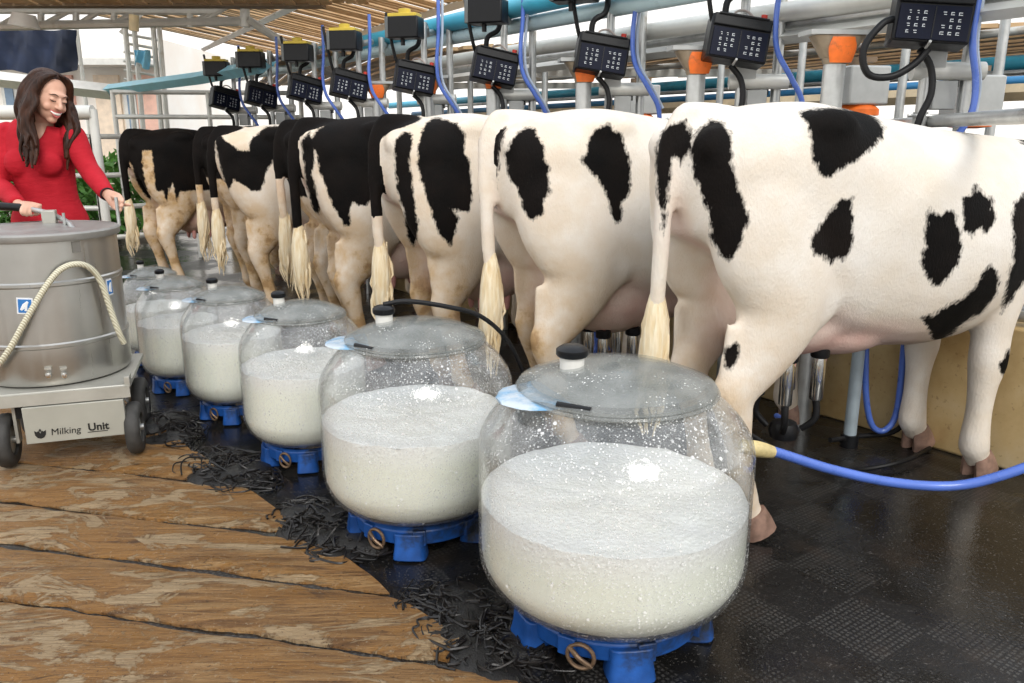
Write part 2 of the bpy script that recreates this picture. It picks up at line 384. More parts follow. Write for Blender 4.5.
#PATCHES_BEGIN
PATCHES = {
0:[[(-0.641,-0.765,0.06),(-0.24,-0.065,1.418),(-0.235,-0.113,1.409),(-0.247,-0.174,1.375),(-0.256,-0.195,1.336),(-0.259,-0.206,1.292),(-0.248,-0.216,1.236),(-0.236,-0.223,1.191),(-0.212,-0.242,1.123),(-0.226,-0.233,1.076),(-0.228,-0.229,1.047),(-0.241,-0.199,0.981),(-0.262,-0.167,1.012),(-0.277,-0.144,1.063),(-0.293,-0.152,1.13),(-0.31,-0.126,1.198),(-0.323,-0.099,1.267),(-0.327,-0.086,1.324),(-0.302,-0.08,1.381)],[(-0.597,-0.802,0.024),(-0.301,0.098,1.382),(-0.348,-0.025,1.404),(-0.313,-0.039,1.418),(-0.314,-0.048,1.392),(-0.312,-0.079,1.37),(-0.326,-0.082,1.335),(-0.339,-0.058,1.283),(-0.358,-0.043,1.312),(-0.373,-0.045,1.207),(-0.378,-0.043,1.058),(-0.397,-0.018,1.206),(-0.325,0.103,1.333)],[(-0.732,-0.682,0.002),(0.007,-0.185,1.441),(0.051,-0.182,1.451),(0.094,-0.195,1.453),(0.229,-0.13,1.459),(0.392,-0.077,1.456),(0.426,-0.115,1.43),(0.387,-0.187,1.394),(0.331,-0.229,1.363),(0.209,-0.274,1.311),(0.136,-0.284,1.283),(0.099,-0.283,1.266),(0.065,-0.28,1.241),(0.028,-0.277,1.25),(-0.004,-0.272,1.29),(-0.009,-0.258,1.358),(-0.012,-0.24,1.401)],[(-0.732,-0.672,0.108),(0.112,-0.282,1.178),(0.145,-0.283,1.173),(0.163,-0.283,1.185),(0.174,-0.281,1.122),(0.201,-0.276,1.034),(0.185,-0.271,0.991),(0.168,-0.266,0.967),(0.137,-0.268,0.988),(0.117,-0.266,0.964),(0.079,-0.274,0.998),(0.021,-0.283,1.003),(0.012,-0.28,1.057),(0.049,-0.275,1.103),(0.068,-0.277,1.126),(0.093,-0.28,1.151)],[(-0.8,-0.589,0.116),(0.511,-0.298,1.135),(0.552,-0.307,1.108),(0.582,-0.311,1.12),(0.621,-0.315,1.116),(0.627,-0.319,1.08),(0.657,-0.324,1.041),(0.674,-0.324,0.961),(0.647,-0.316,0.908),(0.612,-0.304,0.866),(0.57,-0.298,0.871),(0.543,-0.299,0.907),(0.505,-0.296,0.948),(0.506,-0.298,0.981),(0.516,-0.301,1.007),(0.501,-0.3,1.059)],[(-0.821,-0.565,0.081),(0.653,-0.309,1.162),(0.696,-0.309,1.174),(0.725,-0.3,1.205),(0.756,-0.31,1.178),(0.802,-0.317,1.158),(0.811,-0.331,1.087),(0.777,-0.335,1.036),(0.753,-0.331,1.056),(0.726,-0.33,1.051),(0.712,-0.33,1.023),(0.665,-0.324,1.053),(0.656,-0.319,1.105)],[(-0.81,-0.559,0.179),(0.599,-0.258,0.738),(0.643,-0.268,0.75),(0.679,-0.282,0.777),(0.747,-0.301,0.809),(0.782,-0.316,0.844),(0.787,-0.327,0.886),(0.821,-0.333,0.925),(0.876,-0.327,0.9),(0.911,-0.317,0.861),(0.934,-0.3,0.807),(0.921,-0.265,0.73),(0.861,-0.238,0.687),(0.874,-0.189,0.638),(1.217,0.1,0.511),(0.767,-0.182,0.633),(0.693,-0.224,0.679)],[(-0.845,-0.523,0.111),(1.006,-0.297,1.17),(0.933,-0.316,1.134),(0.915,-0.328,1.068),(0.952,-0.329,0.971),(0.963,-0.312,0.857),(1.093,-0.225,0.698),(1.11,-0.24,0.745),(1.152,-0.256,0.833),(1.187,-0.3,0.881),(1.021,-0.435,1.007),(1.372,-0.202,1.139),(1.157,-0.254,1.191)],[(-0.811,-0.585,-0.005),(0.872,-0.044,1.402),(0.902,-0.085,1.401),(0.939,-0.136,1.386),(0.941,-0.139,1.375),(0.91,-0.097,1.38)],[(-0.831,-0.505,0.231),(1.207,-0.268,0.625),(1.187,-0.249,0.59),(1.173,-0.237,0.563),(1.157,-0.226,0.529),(1.138,-0.224,0.498),(1.153,-0.223,0.456),(1.154,-0.237,0.433),(1.163,-0.25,0.435),(1.169,-0.268,0.419),(1.183,-0.274,0.453),(1.197,-0.284,0.48),(1.209,-0.316,0.52),(1.233,-0.318,0.608)],[(-0.638,-0.726,0.256),(-0.2,-0.173,0.71),(-0.187,-0.18,0.723),(-0.17,-0.185,0.714),(-0.168,-0.191,0.67),(-0.186,-0.189,0.63),(-0.207,-0.176,0.625),(-0.212,-0.166,0.656),(-0.207,-0.165,0.687)],[(-0.844,-0.536,0.004),(1.204,-0.101,1.369),(1.22,-0.125,1.375),(1.344,-0.123,1.369),(1.34,-0.118,1.326),(1.223,-0.129,1.338)]],
1:[[(-0.394,-0.918,0.046),(-0.237,-0.145,1.399),(-0.212,-0.154,1.401),(-0.202,-0.18,1.388),(-0.187,-0.229,1.335),(-0.186,-0.243,1.285),(-0.17,-0.247,1.247),(-0.176,-0.249,1.209),(-0.169,-0.257,1.157),(-0.194,-0.25,1.119),(-0.2,-0.248,1.067),(-0.217,-0.238,1.067),(-0.231,-0.227,1.046),(-0.25,-0.213,1.065),(-0.266,-0.2,1.104),(-0.281,-0.184,1.169),(-0.299,-0.158,1.207),(-0.305,-0.145,1.232),(-0.314,-0.142,1.297),(-0.302,-0.167,1.342),(-0.28,-0.165,1.373)],[(-0.481,-0.876,0.039),(0.019,-0.264,1.392),(0.052,-0.271,1.414),(0.072,-0.274,1.418),(0.091,-0.281,1.392),(0.129,-0.277,1.373),(0.147,-0.281,1.309),(0.166,-0.284,1.269),(0.172,-0.282,1.15),(0.14,-0.282,1.111),(0.143,-0.275,1.037),(0.118,-0.272,1.024),(0.101,-0.273,1.045),(0.082,-0.277,1.099),(0.056,-0.277,1.166),(0.019,-0.275,1.213),(-0.046,-0.268,1.271),(-0.018,-0.268,1.31),(-0.014,-0.258,1.354)],[(-0.354,-0.935,0.032),(-0.334,-0.048,1.38),(-0.274,-0.06,1.406),(-0.326,-0.121,1.322),(-0.325,-0.09,1.217),(-0.295,0.013,1.075),(-0.347,-0.071,1.09),(-0.364,-0.059,1.269),(-0.361,-0.043,1.347)]],
2:[[(-0.367,-0.929,0.052),(-0.178,-0.206,1.374),(-0.125,-0.138,1.431),(-0.057,-0.079,1.457),(-0.034,-0.16,1.443),(0.001,-0.23,1.423),(0.017,-0.263,1.382),(0.017,-0.274,1.293),(0.042,-0.278,1.243),(0.042,-0.276,1.16),(0.056,-0.275,1.109),(0.037,-0.281,1.009),(-0.011,-0.285,1.011),(-0.064,-0.282,1.03),(-0.024,-0.286,0.978),(-0.039,-0.284,0.928),(-0.062,-0.269,0.842),(-0.089,-0.269,0.878),(-0.123,-0.264,0.913),(-0.171,-0.259,1.066),(-0.204,-0.239,1.197),(-0.211,-0.234,1.294)],[(-0.32,-0.945,0.068),(-0.297,-0.17,1.342),(-0.248,-0.158,1.39),(-0.212,-0.192,1.374),(-0.243,-0.219,1.245),(-0.234,-0.226,1.164),(-0.224,-0.23,1.032),(-0.211,-0.222,0.947),(-0.111,0.11,0.802),(-0.138,0.117,0.818),(-0.161,0.101,0.876),(-0.262,-0.169,1.012),(-0.292,-0.155,1.129)]],
3:[[(-0.232,-0.972,0.047),(-0.291,-0.177,1.318),(-0.252,-0.151,1.394),(-0.152,-0.059,1.443),(-0.029,-0.056,1.463),(0.215,-0.154,1.454),(0.315,-0.171,1.425),(0.301,-0.27,1.276),(0.262,-0.279,1.118),(0.165,-0.274,1.02),(0.114,-0.277,1.072),(0.08,-0.278,1.112),(0.051,-0.276,1.044),(-0.005,-0.286,0.987),(-0.055,-0.284,0.988),(-0.093,-0.279,1.013),(-0.109,-0.273,0.95),(-0.106,-0.263,0.879),(-0.133,-0.248,0.869),(-0.196,-0.243,0.99),(-0.227,-0.233,1.088),(-0.253,-0.211,1.184),(-0.261,-0.207,1.261)],[(-0.177,-0.983,0.046),(-0.326,-0.11,1.336),(-0.279,-0.136,1.394),(-0.27,-0.197,1.299),(-0.286,-0.176,1.164),(-0.268,-0.178,1.047),(-0.199,0.124,0.899),(-0.238,0.133,0.921),(-0.303,-0.06,1.1)]],
4:[[(-0.175,-0.984,0.017),(-0.33,-0.055,1.353),(-0.243,-0.038,1.442),(-0.117,-0.238,1.506),(0.076,-0.281,1.517),(0.071,-0.278,1.397),(-0.147,-0.23,1.353),(-0.218,-0.231,1.288),(-0.232,-0.23,1.134),(-0.299,-0.233,0.912),(-0.328,-0.225,0.957),(-0.323,-0.072,1.174)]],
5:[[(-0.039,-0.999,0.027),(-0.324,-0.034,1.421),(-0.295,-0.04,1.421),(-0.253,-0.182,1.362),(-0.2,-0.231,1.323),(-0.164,-0.246,1.293),(-0.098,-0.26,1.283),(-0.081,-0.242,1.362),(-0.039,-0.224,1.401),(0.039,-0.143,1.461),(0.24,-0.159,1.482),(0.21,-0.282,1.201),(0.132,-0.285,1.232),(0.073,-0.281,1.226),(0.04,-0.276,1.183),(0.008,-0.274,1.143),(-0.008,-0.281,1.063),(-0.042,-0.285,1.003),(-0.101,-0.278,1.004),(-0.156,-0.264,1.045),(-0.22,-0.238,1.085),(-0.264,-0.091,0.986),(-0.278,-0.087,1.058),(-0.3,-0.133,1.142),(-0.317,-0.119,1.282)],[(0.006,-1.0,0.023),(-0.47,-0.079,1.401),(-0.388,-0.079,1.461),(-0.315,-0.079,1.461),(-0.331,-0.079,1.281),(-0.335,-0.049,1.139),(-0.372,-0.06,1.099),(-0.401,-0.066,0.998),(-0.429,-0.06,1.12),(-0.464,-0.081,1.262)],[(0.004,-0.998,0.065),(-0.409,-0.06,1.008),(-0.361,-0.06,1.007),(-0.344,-0.049,0.975),(-0.347,-0.052,0.934),(-0.404,-0.05,0.956)]],
6:[[(-0.153,-0.988,0.028),(-0.511,-0.125,1.423),(-0.359,-0.001,1.48),(-0.264,-0.016,1.469),(-0.309,-0.156,1.358),(-0.412,-0.139,1.38),(-0.395,-0.037,1.155),(-0.407,-0.04,1.042),(-0.323,-0.054,1.018),(-0.337,-0.061,0.88),(-0.446,-0.045,0.86),(-0.473,-0.031,1.021),(-0.467,-0.024,1.246)]],
7:[[(-0.318,-0.948,0.028),(-0.339,-0.039,1.392),(-0.231,-0.023,1.465),(-0.117,-0.061,1.525),(0.066,-0.235,1.525),(0.24,-0.301,1.514),(0.124,-0.256,1.441),(0.035,-0.27,1.344),(0.05,-0.276,1.148),(0.023,-0.281,1.026),(-0.064,-0.282,1.029),(-0.099,-0.253,0.832),(-0.129,-0.264,0.933),(-0.181,-0.24,0.934),(-0.182,-0.244,1.273),(-0.232,-0.205,1.345),(-0.26,-0.206,1.202),(-0.254,-0.202,1.033),(-0.115,0.106,0.811),(-0.18,0.111,0.891),(-0.234,0.09,1.021),(-0.312,-0.094,1.152),(-0.344,-0.063,1.201)],[(-0.333,-0.942,0.048),(-0.062,-0.267,1.224),(0.042,-0.277,1.198),(0.068,-0.274,1.074),(0.009,-0.285,0.903),(-0.02,-0.274,0.829),(-0.043,-0.285,1.004),(-0.073,-0.279,0.931),(-0.093,-0.277,1.079)],[(-0.289,-0.954,0.083),(-0.365,-0.052,0.784),(-0.307,-0.068,0.807),(-0.318,-0.072,0.72),(-0.381,-0.059,0.661)]],
}
#PATCHES_END
def make_cow(idx, loc, yaw, scale, tail, tailblack, dirt, label, sw=True, seed=0, darkleg=0):
    mb, dx = cow_mb([Vector(t) for t in tail], seed, 0)
    o = remeshed(mb, 'cow', MCOAT, .0135, 12)
    me = o.data; nv = len(me.vertices)
    co = np.empty(nv * 3, np.float32); me.vertices.foreach_get('co', co); co = co.reshape(-1, 3).astype(float)
    nr = np.empty(nv * 3, np.float32); me.vertices.foreach_get('normal', nr); nr = nr.reshape(-1, 3).astype(float)
    coat = np.full(nv, .2)
    for poly in PATCHES.get(idx, []):
        q = np.array(poly[1:], float); nrm = np.array(poly[0], float)
        c = q.mean(0)
        a = np.cross(nrm, (0, 0, 1.)); a /= np.linalg.norm(a); b2 = np.cross(a, nrm)
        p2 = np.stack([(co - c) @ a, (co - c) @ b2], 1); q2 = np.stack([(q - c) @ a, (q - c) @ b2], 1)
        d = sdf_poly(p2, q2)
        facing = nr @ nrm
        d = np.maximum(d, np.where(facing > -.15, -1, (-.15 - facing) * .3))
        d = np.maximum(d, np.abs((co - c) @ nrm) - .45)
        coat = np.minimum(coat, d)
    # the far flank has patches of its own
    r = random.Random(100 + idx)
    for k in range(7):
        e = np.array((r.uniform(-.1, 1.3), .3, r.uniform(.75, 1.35))); s = r.uniform(.08, .2)
        w = (co - e) / np.array((1, 1.3, 1.2)); d = np.sqrt((w ** 2).sum(1)) - s
        d = np.maximum(d, .04 - co[:, 1] * 1.0); coat = np.minimum(coat, d)
    if idx == 7: coat = np.minimum(coat, np.maximum(.92 - co[:, 2], -.02 - co[:, 0] + 0.0)); coat = np.minimum(coat, np.maximum(1.28 - co[:, 2], -.5))
    if idx == 6: coat = np.minimum(coat, np.maximum(1.05 - co[:, 2], co[:, 0] - .5))
    if idx == 4: coat = np.minimum(coat, .98 - co[:, 2])
    if idx == 3: coat = np.minimum(coat, np.maximum(.95 - co[:, 2], .42 - co[:, 0])); coat = np.minimum(coat, 1.42 - co[:, 2])
    # head is mostly black with a white blaze
    h = np.maximum(1.70 - co[:, 0], .045 - np.abs(co[:, 1])); coat = np.minimum(coat, h)
    # tail
    tp = smoothpath(tail, 4); dt = np.full(nv, 1e9); tz = np.zeros(nv)
    for i in range(len(tp) - 1):
        a = np.array(tp[i]); b = np.array(tp[i + 1]); e = b - a
        w = co - a; t = np.clip((w @ e) / (e @ e), 0, 1); dd = np.sqrt(((w - t[:, None] * e) ** 2).sum(1))
        dt = np.minimum(dt, dd)
    ont = (dt < .052) & (co[:, 0] < -.26)
    if tailblack < 2 and tailblack: coat = np.minimum(coat, np.sqrt((((co - np.array((-.24, 0, 1.42))) / np.array((1.2, 1, .8))) ** 2).sum(1)) - .12)
    if tailblack: coat = np.where(ont, np.where(co[:, 2] > tailblack, -.08, .08), coat)
    if darkleg: coat = np.minimum(coat, np.maximum(np.abs(co[:, 2] - .12) - darkleg, .8 - np.abs(co[:, 0] - .0) * 0 - .8))
    pink = np.zeros(nv)
    def blob(c, r):
        w = (co - np.array(c)) / np.array(r); return np.clip(1.6 - 1.25 * np.sqrt((w ** 2).sum(1)), 0, 1)
    pink = np.maximum(pink, blob((.24, 0, .70), (.32, .21, .20)))
    pink = np.maximum(pink, .7 * blob((.06, 0, .84), (.17, .17, .26)))
    pink = np.maximum(pink, .55 * blob((-.24, 0, 1.12), (.14, .075, .24)))
    pink = np.maximum(pink, .35 * blob((.55, 0, .63), (.35, .20, .14)))
    pink = np.maximum(pink, .9 * blob((.36, 0, .64), (.42, .30, .13)))
    pink *= np.clip(1 - np.clip((np.abs(co[:, 1]) - .17 - .12 * np.clip((co[:, 0] - .2) / .1, 0, 1)) / .04, 0, 1), 0, 1)
    low = np.clip((.95 - co[:, 2]) / .5, 0, 1); rear = np.clip((.25 - co[:, 0]) / .4, 0, 1)
    dr = np.clip(dirt * (.25 + .9 * low * (.35 + .65 * rear) + .25 * rear), 0, 1)
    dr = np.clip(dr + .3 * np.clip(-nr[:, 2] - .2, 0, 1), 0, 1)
    for nm, arr in (('coat', coat), ('pink', pink), ('dirt', dr)):
        at = me.attributes.new(nm, 'FLOAT', 'POINT'); at.data.foreach_set('value', arr.astype(np.float32))
    tag(o, label, 'cow', 'black and white dairy cows standing in a row')
    # hooves, teats, tail switch
    for q, sy in enumerate((-1, 1)):
        for fore in (0, 1):
            off = (dx[q] if seed else (-.055, .01)[q]) if not fore else (dx[2 + q] if seed else (.02, .05)[q])
            x = (.03 if not fore else 1.175) + off
            hb = MB()
            for k in (-1, 1):
                hb.loft([(x - .015, sy * .16 + k * .025, .085), (x + .005, sy * .16 + k * .028, .045), (x + .02, sy * .16 + k * .03, .0)],
                        [(.045, .026), (.055, .031), (.066, .034)], n=12, up=(1, 0, 0), k=2)
            hb.build('hoof', MHOOF, o)
    dz = -.08 if seed else 0
    for k, (x, y) in enumerate(((.185, -.07), (.185, .07), (.335, -.07), (.335, .07))):
        t = MB().loft([(x, y, .64 + dz), (x, y, .585 + dz), (x, y, .55 + dz), (x, y, .535 + dz)], [.024, .019, .015, .006], n=10, k=2)
        t.build('teat', MTEAT, o)
    if sw:
        e = Vector(tail[-1]); rr = random.Random(idx); hb = MB()
        hb.loft([e + Vector((0, 0, .12)), e + Vector((0, 0, .02)), e - Vector((0, 0, .10)), e - Vector((.005, 0, .22)), e - Vector((0, 0, .30))], [.02, .042, .05, .036, .008], n=14, k=3)
        for k in range(46):
            a = rr.uniform(0, 2 * PI); q = rr.uniform(.02, .052); l = rr.uniform(.20, .34); z0 = rr.uniform(.10, -.10); ph = rr.uniform(0, 6)
            pts = [e + Vector((math.cos(a) * q * (.5 + .6 * t) + .012 * math.sin(ph + 5 * t), math.sin(a) * q * (.5 + .6 * t) + .010 * math.cos(ph + 6 * t), z0 - l * t)) for t in (0, .25, .5, .75, 1)]
            pts[-1].x = e.x + (pts[-1].x - e.x) * .5; pts[-1].y = e.y + (pts[-1].y - e.y) * .5
            hb.loft(pts, [.004, .010, .010, .007, .002], n=5)
        hb.build('tail_switch', MSW, o)
    o.location = loc; o.rotation_euler = (0, 0, yaw); o.scale = (scale,) * 3
    return o
T0 = [(-.305, -.003, 1.415), (-.345, -.012, 1.35), (-.366, -.028, 1.22), (-.368, -.036, 1.05), (-.364, -.032, .88), (-.360, -.03, .78)]
def tl(dx=0, dy=0, z=.78):
    out = []
    for i, (x, y, zz) in enumerate(T0):
        t = i / 5; zz = 1.415 + (zz - 1.415) * (1.415 - z) / .635
        out.append((x + dx * t, y + dy * t, zz))
    return out
YAW = math.radians(22)
COWS = [
 # u of tail head, Y, yaw, scale, tail, tail black above z, dirt, label
 (0, (.81, 2.76), 25.5, 1.0, tl(-.005, .03, .76), 0, .55, 'nearest black and white cow, its spotted flank filling the right of the picture'),
 (1, (.21, 3.46), 22, 1.0, tl(.02, -.02, .78), 3, .8, 'second nearest cow, mostly white with two tall black patches'),
 (2, (-.36, 4.16), 26, 1.0, tl(.02, .02, .76), .98, 1.0, 'third nearest cow, with a large black rump patch and half black tail'),
 (3, (-.93, 4.86), 24, 1.0, tl(.0, .0, .76), .85, 1.1, 'fourth nearest cow, black body over white hind legs, behind the third milk jar'),
 (4, (-1.22, 5.56), 24, 1.0, tl(.02, .03, .76), 1.1, 1.4, 'black backed cow mostly hidden just behind the fourth nearest cow'),
 (5, (-1.88, 6.16), 20, .98, tl(.0, .0, .76), .95, 1.2, 'cow with a white saddle between black shoulder and rump patches, behind the fourth milk jar'),
 (6, (-2.28, 6.90), 30, .98, tl(.0, .0, .76), 1.0, 1.9, 'second farthest cow, black rump over long white stripes on its muddy hind legs'),
 (7, (-3.12, 7.35), 42, .97, tl(-.0, .0, .76), .7, 2.2, 'farthest cow, nearly all black with a tan rump, beside the woman in red'),
]
def build_cows():
    out = []
    for (i, xy, yw, sc_, tail, tb, dirt, lab) in COWS:
        out.append(make_cow(i, (xy[0], xy[1], 0), math.radians(yw), sc_, tail, tb, dirt, lab, seed=i))
    return out
CWS = build_cows()
# ------------------------------------------------------------ floors
def floor_wood():
    m, nt, b = mk('wet_timber')
    ang = math.radians(12.5)
    def av(sx, sy): return texco(nt, (sx, sy, 1), (0, 0, ang))
    v1 = texco(nt)
    g = noise(nt, av(1.3, 14), 2.2, 8, .72, .5)            # long grain
    fine = noise(nt, av(5, 90), 1.3, 5, .75, .3)           # fibres
    c = ramp(nt, g, [(.30, (.085, .036, .012)), (.42, (.25, .118, .036)), (.52, (.42, .22, .075)), (.66, (.56, .34, .15))])
    patch = noise(nt, av(1.6, 3.2), 1.5, 9, .68, .8)
    c = mixc(nt, ramp(nt, patch, [(.47, 0.0), (.50, .70)]), c, mixc(nt, ramp(nt, fine, [(.3, 0.0), (.7, 1.0)]), (.32, .135, .026), (.52, .26, .070)))
    patch2 = noise(nt, av(1.2, 2.6), 2.4, 9, .70, 1.2)
    c = mixc(nt, ramp(nt, patch2, [(.53, 0.0), (.555, .85)]), c, mixc(nt, ramp(nt, fine, [(.3, 0.0), (.65, 1.0)]), (.44, .28, .135), (.68, .51, .31)))
    c = mixc(nt, ramp(nt, fine, [(.30, .75), (.44, 0.0)]), c, (.045, .02, .008))
    crack = noise(nt, av(1.0, 26), 2.0, 5, .6, 1.0)
    ck = ramp(nt, crack, [(.27, 1.0), (.33, 0.0)])
    c = mixc(nt, ck, c, (.018, .008, .004))
    gr = noise(nt, v1, 75, 4, .75)
    c = mixc(nt, ramp(nt, gr, [(.60, 0.0), (.66, .6)]), c, (.62, .50, .34))
    c = mixc(nt, ramp(nt, gr, [(.33, .75), (.39, 0.0)]), c, (.035, .016, .006))
    L(nt, c, b.inputs['Base Color'])
    wet = noise(nt, av(1, 2.2), 1.3, 5, .6)
    L(nt, ramp(nt, wet, [(.44, .70), (.60, .26)]), b.inputs['Roughness'])
    h = math_(nt, 'ADD', math_(nt, 'MULTIPLY', g, 1.6), math_(nt, 'ADD', math_(nt, 'MULTIPLY', fine, .8), math_(nt, 'MULTIPLY', gr, .5)))
    h = math_(nt, 'SUBTRACT', h, math_(nt, 'MULTIPLY', ck, 1.0))
    h = math_(nt, 'ADD', h, math_(nt, 'MULTIPLY', ramp(nt, patch2, [(.53, 0.0), (.555, 1.0)]), .5))
    bump(nt, b, h, 1.0, .030)
    return m
def floor_rubber():
    m, nt, b = mk('wet_black_rubber_mat')
    ang = -math.atan2(ROW.x, ROW.y)
    t = N(nt, 'ShaderNodeTexCoord'); mp = N(nt, 'ShaderNodeMapping'); mp.inputs['Rotation'].default_value = (0, 0, -.62)
    L(nt, t.outputs['Object'], mp.inputs[0]); v = mp.outputs[0]; vo = t.outputs['Object']
    ck = N(nt, 'ShaderNodeTexChecker'); ck.inputs['Scale'].default_value = 4.2; L(nt, v, ck.inputs['Vector'])
    br = N(nt, 'ShaderNodeTexBrick'); br.offset = 0; br.inputs['Scale'].default_value = 1; br.inputs['Brick Width'].default_value = .0165; br.inputs['Row Height'].default_value = .0165
    br.inputs['Mortar Size'].default_value = .004; br.inputs['Color1'].default_value = (1, 1, 1, 1); br.inputs['Color2'].default_value = (.6, .6, .6, 1); br.inputs['Mortar'].default_value = (0, 0, 0, 1)
    L(nt, v, br.inputs['Vector'])
    w = noise(nt, vo, 1.5, 5, .62, .3); w2 = noise(nt, vo, 5, 4, .6)
    dry = ramp(nt, math_(nt, 'ADD', w, math_(nt, 'MULTIPLY', w2, .25)), [(.56, 0.0), (.70, 1.0)])
    sq = math_(nt, 'MULTIPLY', math_(nt, 'MULTIPLY', ck.outputs['Fac'], br.outputs['Color']), dry)
    sp = noise(nt, vo, 130, 2, .6)
    c = mixc(nt, sq, (.010, .0095, .009), (.062, .060, .056))
    c = mixc(nt, ramp(nt, sp, [(.62, 0.0), (.72, .6)]), c, (.15, .14, .13))
    c = mixc(nt, ramp(nt, w2, [(.55, 0.0), (.8, .5)]), c, (.05, .032, .02))
    L(nt, c, b.inputs['Base Color'])
    L(nt, ramp(nt, dry, [(.0, .07), (1.0, .38)]), b.inputs['Roughness'])
    b.inputs['Specular IOR Level'].default_value = .45
    h = math_(nt, 'ADD', math_(nt, 'MULTIPLY', br.outputs['Color'], math_(nt, 'MULTIPLY', dry, .7)), math_(nt, 'MULTIPLY', noise(nt, vo, 14, 3), .8))
    h = math_(nt, 'ADD', h, math_(nt, 'MULTIPLY', sp, .35))
    bump(nt, b, h, .25, .008)
    return m
MW = floor_wood(); MRB = floor_rubber()
# timber platform: planks with ragged long edges, ending on the jar row
E0 = Vector((.10, 1.70, 0)); E1 = Vector((-1.70, 3.66, 0)); ED = (E1 - E0).normalized()
pdir = Vector((math.cos(math.radians(-12.5)), math.sin(math.radians(-12.5)), 0)); pn = Vector((-pdir.y, pdir.x, 0))
def edge_hit(o):
    # distance along pdir from o to the edge line
    den = pdir.x * ED.y - pdir.y * ED.x
    w = E0 - o
    return (w.x * ED.y - w.y * ED.x) / den
def wood_floor():
    mb = MB(); rr = random.Random(3)
    y = .2; k = 0
    lims = []
    while y < 9.0:
        wdt = rr.uniform(.28, .36); lims.append((y, y + wdt)); y += wdt
    for a, bb in lims:
        gap = rr.uniform(.006, .020)
        o = pn * ((a + bb) / 2)
        t1 = edge_hit(o) + rr.uniform(-.05, .03); t0 = t1 - 7
        nx = 420; ny = 8
        base = len(mb.v); s = rr.uniform(0, 50)
        top = []
        dens = [1 - ((1 - i / nx) ** 1.8) for i in range(nx + 1)]
        gs = rr.uniform(0, 9)
        for i in range(nx + 1):
            x = t0 + (t1 - t0) * dens[i]
            row = []
            for j in range(ny + 1):
                q = j / ny; e = min(q, 1 - q) * 2
                g1 = gap * (.25 + 2.2 * max(0, mnoise.noise(Vector((x * 1.3 + gs, a, 0))))) + .022 * abs(mnoise.noise(Vector((x * 7, a * 3, 2)))) + .010 * abs(mnoise.noise(Vector((x * 26, a * 3, 2))))
                g2 = gap * (.25 + 2.2 * max(0, mnoise.noise(Vector((x * 1.3 + gs, bb, 4))))) + .018 * abs(mnoise.noise(Vector((x * 8, bb * 3, 6))))
                yy = (a + g1) * (1 - q) + (bb - g2) * q
                xx = x + (edge_hit(pn * yy) - t1) * max(0, 1 - (t1 - x) / .6) + (.05 * mnoise.noise(Vector((yy * 6, s, 0))) if i == nx else 0)
                if i == nx: xx += .03 * mnoise.noise(Vector((yy * 25, s, 3)))
                p = pdir * xx + pn * yy
                z = .008 * mnoise.noise(Vector((xx * 1.3, yy * 9, s))) + .004 * mnoise.noise(Vector((xx * 4, yy * 30, s)))
                if e < .01: z -= .012
                if i == nx: z -= .02
                row.append(len(mb.v)); mb.v.append(Vector((p.x, p.y, z)))
            top.append(row)
        bot = [[None] * (ny + 1) for _ in range(nx + 1)]
        for i in range(nx + 1):
            for j in (0, ny):
                p = mb.v[top[i][j]]; bot[i][j] = len(mb.v); mb.v.append(Vector((p.x, p.y, -.06)))
        for i in range(nx):
            for j in range(ny): mb.f.append((top[i][j], top[i + 1][j], top[i + 1][j + 1], top[i][j + 1]))
            mb.f.append((top[i][0], bot[i][0], bot[i + 1][0], top[i + 1][0]))
            mb.f.append((top[i][ny], top[i + 1][ny], bot[i + 1][ny], bot[i][ny]))
        for i in (nx,):
            bl = []
            for j in range(ny + 1):
                if bot[i][j] is None:
                    p = mb.v[top[i][j]]; bot[i][j] = len(mb.v); mb.v.append(Vector((p.x, p.y, -.06)))
            for j in range(ny): mb.f.append((top[i][j], bot[i][j], bot[i][j + 1], top[i][j + 1]))
    return mb.build('floor', MW, kind='structure')
wood_floor()
MB().box((2.5, 6, -.045), (24, 24, .05)).build('floor', MRB, kind='structure')      # rubber mats under the cows
KB = Vector((1.95, 3.40, 0)); KD = Vector((-.610, .792, 0))
KN = Vector((KD.y, -KD.x, 0))
def M_kerb():
    m, nt, b = mk('tan_stained_concrete')
    v = texco(nt); n = noise(nt, v, 3, 6, .6); n2 = noise(nt, v, 40, 3, .6)
    c = ramp(nt, n, [(.3, (.40, .26, .10)), (.55, (.56, .41, .20)), (.75, (.62, .49, .29))])
    c = mixc(nt, ramp(nt, n2, [(.62, 0.0), (.70, .5)]), c, (.22, .12, .05))
    c = mixc(nt, ramp(nt, N(nt, 'ShaderNodeSeparateXYZ').outputs[2], [(0, 0.0), (1, 0.0)]), c, (.1, .1, .1))
    L(nt, c, b.inputs['Base Color']); b.inputs['Roughness'].default_value = .6; bump(nt, b, n2, .3, .004); return m
def wall_along(p, d, l0, l1, th, z0, z1):
    mid = p + d * ((l0 + l1) / 2) + Vector((d.y, -d.x, 0)) * (th / 2)
    R = Matrix.Rotation(math.atan2(d.y, d.x), 3, 'Z')
    return Vector((mid.x, mid.y, (z0 + z1) / 2)), (l1 - l0, th, z1 - z0), R
c, d, R = wall_along(KB, KD, -3.2, 9.5, .14, -.02, .60)
MB().box(c, d, R).build('wall_right', M_kerb(), bevel=.012, kind='structure')

